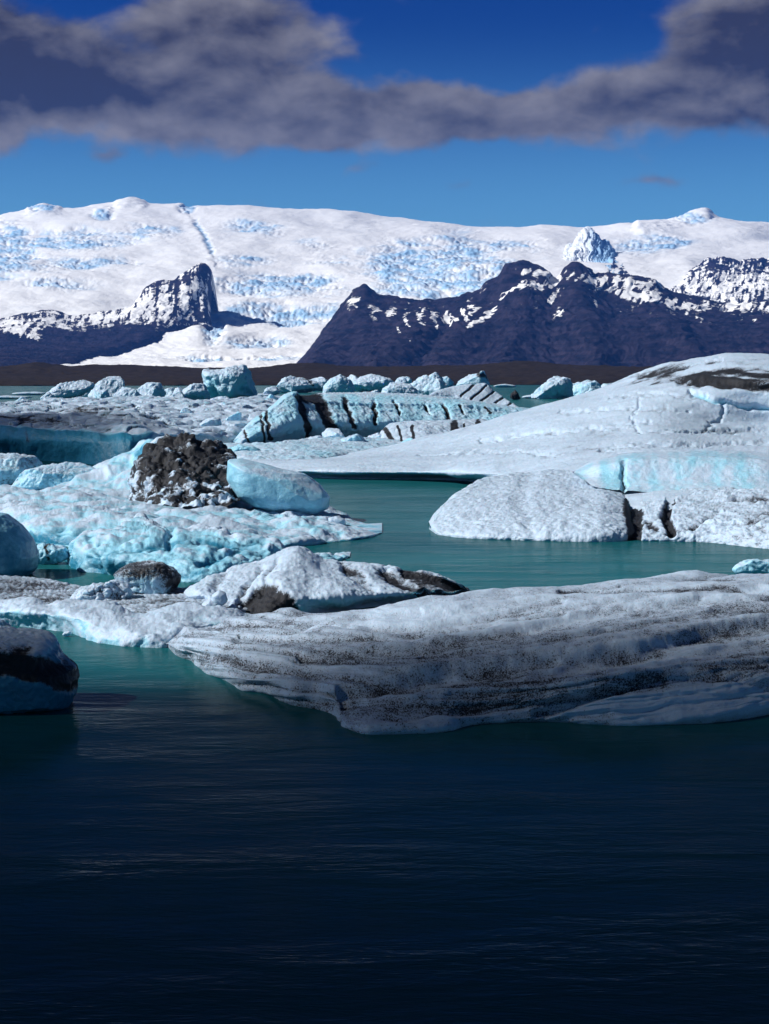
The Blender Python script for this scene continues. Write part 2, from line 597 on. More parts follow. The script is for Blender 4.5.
def glacier_paint(X, Y, T, uv):
    q = lambda a, b, o, k=4, m='f': fbm(np.stack([(X + .25 * Y) / a, (Y - .04 * X) / b, 0 * X + o], 1), k, .55, m)
    n = q(55, 9, 4); n2 = q(16, 3.2, 9); cr = q(7, 2.2, 20, 4, 'r')
    zone = np.zeros(len(X))  # blue zones: crevassed ice, plus shadowed hollows painted in as colour
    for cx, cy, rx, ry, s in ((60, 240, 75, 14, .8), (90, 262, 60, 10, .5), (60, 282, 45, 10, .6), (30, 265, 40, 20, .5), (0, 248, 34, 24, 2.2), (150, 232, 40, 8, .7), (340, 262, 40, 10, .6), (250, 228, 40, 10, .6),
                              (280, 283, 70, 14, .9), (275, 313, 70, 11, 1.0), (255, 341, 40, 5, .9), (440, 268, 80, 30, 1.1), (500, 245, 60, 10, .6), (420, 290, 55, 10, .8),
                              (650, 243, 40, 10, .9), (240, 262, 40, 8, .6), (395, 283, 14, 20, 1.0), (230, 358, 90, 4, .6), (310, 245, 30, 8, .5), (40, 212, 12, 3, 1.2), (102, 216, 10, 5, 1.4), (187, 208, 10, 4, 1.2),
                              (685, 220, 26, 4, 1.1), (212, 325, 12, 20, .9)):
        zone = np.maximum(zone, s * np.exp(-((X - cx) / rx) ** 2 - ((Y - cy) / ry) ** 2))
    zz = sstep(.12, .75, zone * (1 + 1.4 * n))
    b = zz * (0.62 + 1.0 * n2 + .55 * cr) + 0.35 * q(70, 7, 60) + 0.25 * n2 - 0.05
    hgt = zz * (3.4 * cr + 4.0 * n2) - 3.0 * zz + 2.2 * q(45, 6, 77) + 8.0 * q(80, 20, 30, 2) * sstep(362, 330, Y)
    # rock showing through: pyramid peak and ribs
    rk = np.full(len(X), -0.45)
    for cx, cy, rx, ry, s in ((5, 250, 22, 16, .25), (203, 228, 10, 4, .35), (215, 245, 7, 8, .3), (640, 258, 10, 8, .35), (655, 245, 40, 5, .1)):
        rk = np.maximum(rk, -0.45 + (s + 0.45) * np.exp(-((X - cx) / rx) ** 2 - ((Y - cy) / ry) ** 2))
    return rk, b, hgt


def D_of(p, D): return [(x, y, D) for x, y in p]


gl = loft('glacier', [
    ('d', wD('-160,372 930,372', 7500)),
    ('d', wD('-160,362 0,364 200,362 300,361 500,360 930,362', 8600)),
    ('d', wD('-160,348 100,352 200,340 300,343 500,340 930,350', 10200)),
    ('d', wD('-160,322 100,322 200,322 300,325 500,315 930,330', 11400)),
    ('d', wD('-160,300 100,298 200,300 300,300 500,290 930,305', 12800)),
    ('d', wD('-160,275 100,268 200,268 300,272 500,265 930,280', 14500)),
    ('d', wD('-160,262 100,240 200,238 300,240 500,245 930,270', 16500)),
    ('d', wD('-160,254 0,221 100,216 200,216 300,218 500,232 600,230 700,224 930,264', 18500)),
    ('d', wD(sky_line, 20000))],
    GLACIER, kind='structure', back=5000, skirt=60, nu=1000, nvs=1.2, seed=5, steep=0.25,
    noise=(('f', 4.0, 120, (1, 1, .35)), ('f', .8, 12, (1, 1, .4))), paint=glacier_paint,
    lines=(dict(pts=[(186, 212), (198, 228), (208, 245), (213, 262)], w=12, d=1.2, side=-1), dict(pts=[(196, 222), (206, 238), (212, 252)], w=5, d=-2, blue=.9),  # groove right of the rib coloured blue for the rib's shadow
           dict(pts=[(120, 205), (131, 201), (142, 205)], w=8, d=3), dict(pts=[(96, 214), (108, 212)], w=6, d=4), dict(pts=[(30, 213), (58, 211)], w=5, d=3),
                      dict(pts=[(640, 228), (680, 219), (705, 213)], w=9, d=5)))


def ridge_rock(snow_spots, base=0.8, lowrock=350):
    def f(X, Y, T, uv):
        n = fbm(T / np.array([22., 22., 12.]) + 2, 4)
        rk = np.full(len(X), base) + 0.55 * n
        stk = fbm(np.stack([(X + .7 * Y) / 6, (Y - .3 * X) / 16, 0 * X + 3], 1), 4, .6)
        for cx, cy, rx, ry, s, sl in snow_spots:
            y2 = (Y - cy) - sl * (X - cx)
            rk = rk - s * np.exp(-((X - cx) / rx) ** 2 - (y2 / ry) ** 2) * np.clip(.62 + 2.1 * stk, 0, 2)
        g = fbm(np.stack([uv[:, 0] * 90 + .8 * n, uv[:, 1] * 3, 0 * X], 1), 4, .6)
        rk = rk + .95 * g * sstep(lowrock, lowrock - 40, Y)
        rk = rk + sstep(lowrock - 20, lowrock, Y) * 0.6
        return rk, np.full(len(X), -0.2)
    return f


lr = loft('rocky_ridge', [
    ('d', pairs('-160,376,6800 0,374,6900 40,371,7300 70,366,8300 100,360,9500 150,350,10300 195,338,11000 213,336,11100')),
    ('d', pairs('-160,368,7000 0,368,7100 40,366,7600 70,361,8500 100,355,9500 150,345,10300 190,334,11000 213,332,11100')),
    ('d', pairs('-160,345,9600 0,342,9800 60,343,10000 110,336,10500 150,322,10900 185,308,11200 203,304,11300 211,320,11300')),
    ('d', pairs('-160,330,10700 0,325,10700 40,320,10800 75,324,10900 110,320,11000 140,306,11200 170,292,11400 195,280,11500 206,284,11550 211,306,11550')),
    ('d', pairs('-160,320,11300 -100,320,11300 0,319,11300 30,313,11300 50,311,11300 75,316,11300 110,311,11400 132,307,11500 140,296,11600 147,286,11600 158,281,11600 172,280,11600 182,275,11700 190,270,11700 203,263,11700 210,268,11700 212,290,11700'))],
    ROCK, kind='structure', back=900, backh=0.8, skirt=40, nu=600, seed=8, steep=0.0, nvs=2,
    noise=(('g', .8, 16, 1.6), ('r', 3.0, 26), ('f', 1.5, 9)), paint=ridge_rock(
        ((60, 322, 60, 8, .5, -.1), (30, 336, 22, 5, .7, .25), (115, 318, 50, 6, .45, 0), (140, 306, 24, 9, .95, .3), (166, 312, 10, 9, .7, .9), (185, 305, 4, 14, .8, 1.2), (0, 325, 30, 8, .4, 0), (175, 295, 30, 14, .35, -.2)), 0.70, 345))

loft('snowy_peak', [
    ('d', wD('540,282 590,290 640,284', 13500)),
    ('d', wD('546,272 565,270 590,274 610,268 634,274', 14500)),
    ('d', wD('550,268 565,256 576,250 588,249 600,253 612,258 628,272', 15800)),
    ('d', wD('552,266 560,255 568,247 574,244 580,235 587,229 593,233 600,239 606,241 612,250 618,260 626,270', 16300))],
    GLACIER, kind='structure', back=1500, skirt=40, seed=41, steep=0, nvs=3, nu=260, noise=(('g', 6.0, 7, 1.2), ('r', 2.5, 14), ('f', 1.2, 6)),
    paint=lambda X, Y, T, uv: (-.25 + 1.3 * fbm(np.stack([uv[:, 0] * 9, uv[:, 1] * 3, 0 * X], 1), 4, .6) + .75 * sstep(258, 272, Y) + .25 * sstep(590, 604, X), 0 * X + .3 + .7 * sstep(584, 600, X)))  # blue shade painted onto the peak's right side
loft('rocky_ridge', [
    ('d', wD('650,306 700,312 769,310 930,300', 11800)),
    ('d', wD('655,298 700,290 769,285 930,282', 12600)),
    ('d', wD('660,296 680,284 700,272 715,267 740,270 769,268 930,262', 13300)),
    ('d', wD('662,294 675,286 688,276 700,266 710,260 720,259 740,262 755,260 769,258 930,250', 13800))],
    ROCK, kind='structure', back=1500, skirt=40, seed=43, steep=0, nvs=3, nu=400, noise=(('g', 5.0, 16, 1.2), ('r', 2.5, 14), ('f', 1.2, 6)),
    paint=ridge_rock(((740, 285, 60, 9, .55, 0), (700, 290, 40, 8, .5, .2)), .62, 400))
rm = loft('rocky_mountain', [
    ('d', wD('270,372 400,372 700,374 950,374 1400,376', 6800)),
    ('d', wD('280,370 320,367 420,366 600,366 769,366 1400,370', 7200)),
    ('d', wD('287,368 320,352 380,340 450,335 520,335 600,330 700,335 769,335 1400,350', 8200)),
    ('d', wD('290,367 330,335 370,318 430,318 480,312 520,298 570,300 620,312 700,318 769,320 1400,335', 9000)),
    ('d', wD('293,366 310,348 325,330 340,312 350,295 358,288 365,286 372,292 385,297 400,299 430,300 455,298 480,291 487,282 500,276 507,265 520,262 530,265 545,270 557,277 566,266 575,262 583,266 595,275 620,276 645,280 670,290 700,299 730,306 769,302 900,290 1400,330', 9800))],
    ROCK, kind='structure', back=1500, backh=0.75, skirt=40, nu=1000, seed=12, steep=0.0, nvs=2,
    noise=(('g', 5.0, 26, 1.2), ('g', 3.0, 60, 2.5), ('r', 2.0, 30)), paint=ridge_rock(
        ((535, 274, 22, 3, 1.2, .15), (548, 284, 18, 5, 1.3, -.2), (520, 290, 12, 3, .8, -.4), (556, 295, 8, 4, 1.0, -.4), (470, 312, 6, 3, .9, -.6), (440, 318, 30, 5, .45, .2), (400, 316, 40, 4, .35, .2),
         (610, 290, 36, 5, 1.1, .33), (650, 296, 40, 6, .85, .3), (625, 283, 30, 4, .8, .1), (700, 306, 50, 6, .8, .05), (760, 303, 30, 10, .9, 0), (690, 318, 30, 3, .6, .3), (660, 305, 20, 6, .6, .5)), 0.95, 345),
    lines=[dict(pts=p, w=w_, d=d_, warp=2.0) for p, w_, d_ in (([(428, 322), (405, 340), (375, 366)], 22, 6), ([(476, 318), (460, 335), (440, 366)], 22, 6), ([(524, 300), (524, 320), (505, 366)], 24, 7), ([(580, 300), (585, 320), (600, 366)], 24, 7), ([(655, 312), (670, 330), (700, 366)], 24, 6), ([(352, 312), (342, 335), (318, 366)], 16, 4), ([(550, 300), (552, 330), (555, 366)], 12, -4), ([(452, 318), (440, 335), (415, 366)], 12, -4))]
        + [dict(pts=[(x, y), (x + 5, y + 12)], w=2.6, dirt=-0.9) for x, y in ((418, 318), (432, 316), (446, 314), (452, 315), (462, 313), (404, 322), (396, 328), (410, 345))]
        + [dict(pts=[(x, y), (x + 9, y - 8)], w=3.2, dirt=-1.0) for x, y in ((472, 320), (488, 315), (500, 300), (479, 326), (467, 334), (512, 296))])

mo = loft('moraine', [
    ('w', pairs('-900,385.5 0,386 250,385.5 500,385 700,385 1600,385')),
    ('d', wD('-900,374 0,377 60,377 250,378 500,375 700,375 1600,374', 2600)),
    ('d', wD('-900,360 0,367 20,366 38,363 60,367 110,366 250,369 290,365 310,364 350,368 400,367 470,366 520,362 560,365 650,367 769,364 1600,362', 3000))],
    MORAINE, kind='structure', back=1200, skirt=3, nu=900, seed=3, steep=0, noise=(('f', 3.2, 60), ('r', 2.2, 16), ('f', .8, 5)))
#SPLIT
# ------------------------------------------------------------------ icebergs, front to back
SN = (('f', 2.2, 30), ('b', 1.2, 9), ('f', 0.5, 3))
IB = 'iceberg'

# the large striped one in the foreground
def strata_paint(X, Y, T, uv):
    u, v = uv[:, 0], uv[:, 1]
    n = fbm(np.stack([X / 60, Y / 9, 0 * X + 1], 1), 4)
    gph = -(Y - 725 + .125 * np.sqrt((X - 400) ** 2 + 3600)) / 150
    s = fbm(np.stack([gph * 9 + 0.5 * n, u * 2.5, n * 0], 1) + 5, 4, 0.6)
    d = 0.20 + 1.1 * s + 0.35 * n
    d = np.clip(d * .75 + .26, -.25, .38)
    d = d - 0.5 * np.exp(-((X - 660) / 90) ** 2 - ((Y - 703) / 15) ** 2) - 0.35 * np.exp(-((X - 430) / 120) ** 2 - ((Y - 618) / 10) ** 2)
    return d, -0.35 - 0.0 * X


foreground = loft('iceberg', [
    ('z', pairs('167,644,.06 176,652,.10 190,657,.12 206,668,.13 226,675,.12 240,684,.12 262,689,.10 290,700,.10 318,706,.08 335,713,.05 345,724,.04 372,732,.04 440,730,.04 470,722,.06 540,718,.08 620,722,.06 700,720,.06 769,711,.06 860,689,.05 960,649,.03')),
    ('z', pairs('166,643,.08 176,649,.2 190,653,.25 206,662,.27 226,669,.27 240,677,.25 262,682,.25 290,692,.25 318,698,.2 345,713,.15 372,722,.15 440,721,.15 470,714,.18 540,711,.2 620,713,.2 700,711,.2 769,702,.2 860,680,.15 960,648,.05')),
    ('z', pairs('166,644,.1 192,643,.45 245,648,.62 320,665,.6 420,683,.6 540,684,.65 600,676,.8 660,668,.85 769,658,.85 870,648,.6 960,648,.1')),
    ('z', pairs('167,643,.1 200,632,.5 260,630,.75 340,638,.85 450,645,.95 560,635,1.05 680,618,1.15 769,612,1.15 880,620,.7 960,645,.1')),
    ('z', pairs('167,642,.1 196,629,.5 240,618,.7 320,616,.9 400,613,1.0 480,600,1.1 565,593,1.15 680,580,1.25 769,582,1.2 880,602,.8 960,642,.1')),
    ('z', pairs('168,641,.1 192,628,.4 235,615,.65 300,611,.85 380,609,.95 430,600,1.0 480,594,1.05 565,588,1.1 620,581,1.15 680,573,1.2 720,571,1.2 769,575,1.15 880,595,.75 960,640,.1'))],
    ICE, 'large low iceberg in the foreground, grey with sweeping dark ash layers', IB, seed=3, back=4, under=.7, nvs=1.3, steep=0.25, cav=0.22, warp=.12, tcs=(1, .34, 1),
    noise=(('s', 10.0, 6, -1.5), ('s', 3.6, 14, -2.5), ('s', 1.8, 27, -4), ('s', .9, 55, -6), ('f', 5, 90, (1.6, 1, .7)), ('f', 1.4, 14)), paint=strata_paint,
    lines=(dict(pts=[(340, 690), (450, 665), (560, 655), (640, 645), (700, 630), (769, 618), (860, 610)], w=22, d=-12, dirt=.18, side=-1),
           dict(pts=[(545, 716), (590, 700), (640, 682), (690, 676), (740, 680), (790, 700)], w=16, d=-12, dirt=.2, side=1),
           dict(pts=[(300, 660), (400, 650), (500, 634), (600, 612), (700, 600), (800, 598)], w=20, d=-7, dirt=.2, side=-1),
           dict(pts=[(240, 640), (350, 640), (450, 628), (560, 612)], w=10, d=-4, dirt=.18, side=-1),
           dict(pts=[(300, 700), (350, 700), (420, 700), (520, 700)], w=14, d=-3, dirt=.18, side=-1),
           dict(pts=[(450, 690), (560, 682), (680, 664), (800, 655)], w=10, d=-3, dirt=.18, side=-1),
           dict(pts=[(220, 655), (300, 672), (380, 680), (480, 678), (600, 664)], w=9, d=-3, dirt=.18, side=-1), dict(pts=[(190, 636), (260, 630), (360, 628), (470, 618), (560, 602)], w=8, d=-2.5, dirt=.16, side=-1),
           dict(pts=[(420, 655), (520, 645), (620, 630), (720, 608), (800, 606)], w=8, d=-2.5, dirt=.16, side=-1), dict(pts=[(600, 700), (680, 692), (760, 700)], w=6, d=-1.5, dirt=.1, side=-1),
           dict(pts=[(210, 622), (300, 619), (420, 612)], w=6, d=-2, dirt=.16, side=-1), dict(pts=[(620, 586), (700, 577), (800, 586)], w=5, d=-1.5, dirt=.2, side=-1),
           dict(pts=[(560, 592), (640, 590), (720, 588), (800, 596)], w=6, d=-3, dirt=.35, side=-1)))

loft('iceberg', [
    ('w', pairs('-90,604 -40,614 0,624 40,629 70,633 90,641 120,646 160,648 185,645 215,638 262,626')),
    ('z', pairs('-90,603,.1 -40,606,.25 0,612,.35 40,614,.4 80,620,.4 110,630,.3 150,634,.3 185,628,.35 215,624,.35 262,624,.1')),
    ('z', pairs('-90,602,.1 -40,600,.35 0,602,.5 25,599,.6 50,606,.5 65,602,.6 110,605,.55 140,616,.38 165,612,.48 190,609,.5 215,611,.45 262,620,.1')),
    ('z', pairs('-90,602,.1 -40,600,.3 0,600,.5 25,597,.58 50,604,.48 65,600,.58 110,602,.5 140,612,.35 165,606,.5 190,604,.5 215,607,.45 262,618,.1'))],
    ICE, 'smooth white tongue of ice left of the striped foreground iceberg', IB, seed=21, back=1.6, steep=0.5, cav=0.1, dirt=-0.15, blue=-0.1,
    noise=(('f', 5.5, 34), ('b', 2.2, 18), ('f', 0.4, 3)), cavb=.5)

loft('ice_floe', [
    ('w', pairs('-110,590 -60,606 0,608 60,610 150,618 230,618 270,606')),
    ('z', pairs('-110,589,.05 -60,596,.2 0,594,.2 60,598,.2 150,602,.22 230,602,.25 270,604,.05')),
    ('z', pairs('-110,588,.05 -60,580,.25 0,577,.25 40,580,.25 80,587,.22 150,588,.25 230,592,.25 270,602,.05'))],
    ICE, 'flat brown dirty floe at the left edge under the dirt-capped boulder', 'ice floe', seed=22, back=2, dirt=.35, cav=.7, steep=.2, blue=-.2,
    noise=(('f', 2.5, 30, (2, 1, 1)), ('b', 1.8, 8), ('f', .6, 3)))

loft('iceberg', [
    ('w', pairs('172,598 200,608 240,618 290,616 345,610 400,604 440,600 470,594')),
    ('z', pairs('172,597,.05 200,596,.35 240,600,.35 290,600,.4 345,598,.4 400,594,.35 440,592,.3 470,593,.05')),
    ('z', pairs('172,596,.05 198,588,.5 240,580,.65 290,578,.75 345,578,.7 400,578,.55 440,580,.45 470,592,.05')),
    ('z', pairs('172,595,.05 195,584,.5 215,574,.65 245,564,.85 275,560,.95 300,558,.95 330,560,.9 360,563,.85 400,568,.75 430,572,.65 455,582,.4 470,592,.05'))],
    ICE, 'white peaked iceberg with black hollow at its foot, behind the striped one', IB, seed=31, back=3, steep=.25, cav=.5, blue=-.15, nvs=1.5,
    noise=(('f', 3, 40), ('r', 1.8, 16), ('b', .9, 6)),
    lines=(dict(pts=[(292, 562), (286, 580), (272, 600)], w=34, d=10), dict(pts=[(300, 565), (325, 585), (345, 602)], w=24, d=5, dirt=-.6, warp=.4),
           dict(pts=[(285, 612), (262, 602), (246, 612)], w=17, d=-10, dirt=1.5, core=.5), dict(pts=[(225, 572), (215, 590)], w=8, d=-4, dirt=.3), dict(pts=[(262, 570), (240, 596)], w=5, d=-4, dirt=.6),
           dict(pts=[(276, 568), (262, 594)], w=4, d=-3, dirt=.5), dict(pts=[(345, 570), (375, 590)], w=7, d=-5, dirt=.6), dict(pts=[(385, 570), (425, 592)], w=6, d=-5, dirt=.5),
           dict(pts=[(405, 570), (450, 586), (468, 592)], w=10, d=-4, dirt=1.2), dict(pts=[(380, 572), (400, 584), (430, 598)], w=7, d=-3, dirt=.9), dict(pts=[(420, 584), (445, 596)], w=6, d=-3, dirt=.8), dict(pts=[(340, 562), (365, 575)], w=5, d=-3, dirt=.7), dict(pts=[(200, 604), (225, 606)], w=10, d=-3, dirt=.8)))

for i, (o, lab) in enumerate((
        ('211,603 212,595 219,590 226,593 228,600 224,606 215,607', 'upper round white ice lump at the left foot of the peaked iceberg'),
        ('200,610 202,602 210,599 220,602 222,609 214,614 204,614', 'lower round white ice lump beside the black hollow'))):
    block('ice_lump', pairs(o), ICE, lab, 'ice lump', base=616, seed=40 + i, facets=3, blue=-.1, steep=.1, noise=(('f', 1, 8),), front=.8, thick=1)

block('iceberg', pairs('115,578 115,566 122,562 140,562 152,559 166,563 176,570 181,577 178,588 176,597 166,601 148,600 132,596 126,588 130,582 118,582'), ICE,
      'brown-topped boulder of clear grey ice between white floes', IB, base=603, seed=51, facets=6, blue=.25, steep=.2, dirt=.2, cav=.4, thick=.9,
      noise=(('f', 2.5, 18), ('b', 1.2, 6)),
      lines=(dict(pts=[(114, 570), (135, 567), (160, 567), (178, 577)], w=14, dirt=.6), dict(pts=[(176, 584), (182, 600)], w=9, dirt=.6)))
block('iceberg', pairs('70,598 76,590 90,586 104,582 118,580 128,584 131,594 126,603 108,607 90,606 76,604'), ICE,
      'low crumpled ice chunk left of the brown-topped boulder', IB, base=608, seed=52, facets=6, blue=0, dirt=.2, cav=.9, steep=.3,
      noise=(('f', 3, 16), ('v', 3, 8), ('b', 1, 4)))

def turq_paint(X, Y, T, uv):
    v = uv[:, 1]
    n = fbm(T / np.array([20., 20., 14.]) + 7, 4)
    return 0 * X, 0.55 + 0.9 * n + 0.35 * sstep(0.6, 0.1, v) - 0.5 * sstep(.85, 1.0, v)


loft('iceberg', [
    ('w', pairs('64,558 72,569 110,575 150,580 200,583 260,578 330,564 350,557')),
    ('z', pairs('64,557,.05 74,556,.4 110,560,.5 150,562,.5 200,564,.5 260,562,.45 330,559,.15 350,556,.03')),
    ('z', pairs('64,556,.05 78,542,.8 110,542,.9 150,540,1.0 200,545,.9 260,550,.7 330,556,.2 350,555,.03')),
    ('z', pairs('64,555,.05 73,545,.6 85,533,.95 110,530,1.05 125,521,1.2 140,516,1.3 155,524,1.2 175,528,1.1 200,527,1.1 240,535,1 265,537,.9 295,550,.55 330,554,.2 350,555,.03'))],
    ICE, 'bright turquoise bank of knobbly ice facing the water at left', IB, seed=61, back=3, steep=.2, cav=-.3, dirt=-.4, nvs=1.6,
    noise=(('f', 6, 34), ('b', 5.0, 30), ('f', 2.0, 14), ('b', .7, 9)), cavb=.4, paint=turq_paint,
    lines=(dict(pts=[(95, 548), (150, 545), (210, 540), (262, 545)], w=9, d=-5, blue=.4), dict(pts=[(200, 560), (235, 552), (290, 556)], w=6, d=-5, blue=.5),
           dict(pts=[(172, 522), (170, 545)], w=7, d=-5, blue=.3), dict(pts=[(232, 533), (215, 550)], w=7, d=-4, blue=.3)))

block('iceberg', pairs('34,560 36,548 44,543 54,545 66,547 70,556 66,563 50,565 38,564'), ICE, 'small turquoise nub of ice beside the smooth dark blue dome', IB,
      base=565, seed=62, facets=5, blue=.6, noise=(('b', 3, 9),), lines=(dict(pts=[(49, 543), (50, 560)], w=3, dirt=1.),))

# the long lumpy shelf
def shelf_paint(X, Y, T, uv):
    n = fbm(T / np.array([34., 34., 12.]) + 3, 4)
    n2 = fbm(T / np.array([12., 12., 6.]) + 3, 3)
    b = 0.22 + 0.9 * n + 0.8 * n2
    b += 0.7 * np.exp(-((X - 60) / 40) ** 2 - ((Y - 537) / 9) ** 2)
    d = -0.35 + 0.8 * n2 + 0.5 * np.exp(-((X - 170) / 60) ** 2 - ((Y - 505) / 9) ** 2) + .35 * np.exp(-((X - 300) / 40) ** 2 - ((Y - 515) / 6) ** 2)
    return d, b


shelf = loft('iceberg', [
    ('w', pairs('-110,505 -60,518 0,530 28,543 80,548 150,556 240,552 300,546 340,542 368,538 382,533')),
    ('z', pairs('-110,504,.1 -60,508,.5 0,514,.6 35,528,.5 85,532,.5 150,538,.5 240,538,.35 300,538,.25 340,537,.15 368,535,.08 382,532,.03')),
    ('z', pairs('-110,503,.1 -60,498,.7 0,500,.8 40,506,.9 90,510,.95 150,515,.9 220,516,.75 280,520,.5 330,527,.3 368,533,.1 382,531,.03')),
    ('d', pairs('-110,502,88 -60,490,88 0,492,88 60,492,86 130,496,85 200,500,84 260,508,82 320,519,79 368,531,74.5 382,531,75.3')),
    ('d', pairs('-110,500,93 -60,486,93 0,488,93 40,490,93 62,480,93 85,470,93 105,463,93 130,452,93 150,441,92 180,445,91 220,462,90 260,485,88 300,502,85 330,513,82 368,530,74.8 382,530.5,75.5'))],
    ICE, 'long lumpy bluish shelf of ice carrying the black ash heap', IB, seed=71, endfade=.09, back=9, steep=.45, cav=.25, nvs=1.4,
    noise=(('f', 7, 55), ('b', 5.5, 40), ('f', 2.0, 16), ('b', .9, 12)), cavb=.5, paint=shelf_paint,
    lines=(dict(pts=[(255, 512), (300, 528), (372, 535)], w=6, d=4, dirt=-.4), dict(pts=[(232, 505), (262, 512), (300, 520)], w=4, d=-4, dirt=.5, blue=.3),
           dict(pts=[(28, 540), (80, 542)], w=9, d=-9, blue=1.2), dict(pts=[(110, 470), (150, 445)], w=8, d=4, blue=.4)))

def heap_paint(X, Y, T, uv):
    n = fbm(T / 12 + 5, 4)
    d = 1.1 + 1.3 * n - .55 * sstep(468, 494, Y) * sstep(.25, -.1, n) + .3 * sstep(470, 450, Y)
    return d, 0 * X - .1


loft('ash_heap', [
    ('d', pairs('128,500,82 140,504,80 160,507,79 200,508,78.5 230,506,79 240,500,80')),
    ('d', pairs('130,493,83 140,482,81.5 160,480,81 200,480,80.5 228,480,81 238,492,81')),
    ('d', pairs('130,492,84 140,468,83 150,458,83 175,456,83 205,456,83 226,464,83 238,491,82')),
    ('d', pairs('130,491,85 135,478,84.5 139,464,85 148,450,85.5 160,443,86 172,439,86 184,436,86 196,441,86 208,442,86 220,448,86 230,456,85.5 234,470,85 238,490,83'))],
    ICE, 'jagged black ash-covered heap on the lumpy ice shelf', 'ash heap', seed=81, back=3, front=False, steep=0, cav=.9, nvs=2.2, paint=heap_paint,
    noise=(('f', 5, 24), ('v', 13, 19), ('v', 4, 8), ('f', 2.0, 5)))
block('iceberg', pairs('227,478 228,460 240,459 262,464 285,470 305,474 320,484 330,497 328,509 316,514 296,513 270,511 250,505 236,497'), ICE,
      'rounded pale cyan block with drips, right of the black ash heap', IB, D=80, seed=82, facets=3, blue=.62, dirt=-.2, steep=.15, thick=.9, front=.3, cut=(.85, .98),
      noise=(('f', 2, 30), ('f', .6, 8)), lines=(dict(pts=[(240, 468), (290, 474), (318, 486)], w=8, blue=-.35),))
block('iceberg', pairs('148,452 150,443 157,437 166,436 172,442 168,450 156,455'), ICE, 'small white knob of ice perched behind the black ash heap', IB, D=90, seed=83, facets=3, blue=.1, noise=(('f', 1, 8),))
block('ice_lump', pairs('327,525 328,518 336,516 345,519 346,525 338,529 330,528'), ICE, 'little white ice lump on the tip of the lumpy shelf', 'ice lump', D=77, seed=84, facets=3, blue=0, noise=(('f', .8, 6),))
block('iceberg', pairs('10,489 20,474 34,463 46,459 56,464 68,462 84,463 97,470 92,482 80,490 62,498 36,497 16,495'), ICE, 'grey blue boulder of ice on the left end of the lumpy shelf', IB, D=92, seed=85, facets=8, blue=.4, dirt=.1, cav=.4, noise=(('f', 3, 20), ('b', 1, 6)), front=.8, cut=(.6, .9))
block('iceberg', pairs('-70,500 -70,462 -30,455 10,454 35,457 44,464 30,478 8,492 -20,500'), ICE, 'shaded slab of ice at the left edge behind the grey blue boulder', IB, D=98, seed=86, facets=8, blue=.35, dirt=.25, cav=.5, noise=(('f', 3, 20), ('b', 1.4, 7)))

block('iceberg', pairs('-70,580 -75,530 -50,514 -15,511 5,514 20,525 31,540 37,556 35,569 26,578 0,584 -40,584'), ICE, 'smooth dark blue rounded dome at the left edge', IB, base=581, seed=91, facets=4, blue=1.0, dirt=-.3, steep=.3, cut=(.85, .98),
      noise=(('f', 2, 40), ('f', .5, 5)), thick=1)
block('iceberg', pairs('-130,720 -140,668 -90,640 -40,631 0,631 30,631 46,636 56,645 64,656 78,666 82,678 76,694 68,710 40,720 0,722 -60,724'), ICE, 'dark iceberg at the lower left with snowy top and black band', IB,
      base=716, seed=92, facets=4, blue=1.4, steep=.45, dirt=-.3, cut=(.85, .98), thick=.9, noise=(('f', 3, 40), ('b', 1.2, 8)),
      lines=(dict(pts=[(-60, 652), (0, 654), (30, 656), (55, 664), (80, 678)], w=15, dirt=1.6, core=.4, d=-3), dict(pts=[(-60, 640), (0, 640), (45, 644)], w=16, blue=-1.9, dirt=.2, d=4), dict(pts=[(0, 668), (40, 690)], w=18, dirt=.5)))
block('iceberg', pairs('-60,640 -50,622 -20,616 2,619 12,627 14,636 0,642'), ICE, 'low snowy hump at the left edge behind the banded dark iceberg', IB, base=642, seed=93, facets=4, blue=.1, dirt=.2, cav=.3, noise=(('f', 2, 20), ('b', 1, 6)))
block('ice_fragment', pairs('62,635 64,632 70,631 72,634 68,637'), ICE, 'tiny chip of ice floating below the white tongue', 'ice fragment', base=637, seed=94, facets=3, blue=.1)
#SPLIT
# the big rounded iceberg on the right
def big_paint(X, Y, T, uv):
    n = fbm(T / np.array([60., 60., 14.]) + 6, 5)
    n2 = fbm(T / np.array([20., 20., 8.]) + 3, 4)
    ns = fbm(np.stack([(X + 1.2 * Y) / 40, (Y + .25 * X) / 5, 0 * X], 1), 4)
    d = -0.2 + 0.5 * n + 0.5 * n2 + .55 * ns
    top = np.exp(-((X - 735) / 85) ** 2 - ((Y - 377 + 0.02 * (X - 725)) / 10) ** 2)
    d += 1.9 * top * (0.75 + 2.0 * fbm(T / np.array([50., 50., 9.]) + 2, 4)) + .5 * np.exp(-((X - 660) / 34) ** 2 - ((Y - 371 + .2 * (X - 660)) / 5) ** 2)
    d += .5 * np.exp(-((X - 590) / 22) ** 2 - ((Y - 444) / 7) ** 2) * (.5 + 2 * n2)
    return d, -0.35 + 0.3 * n2


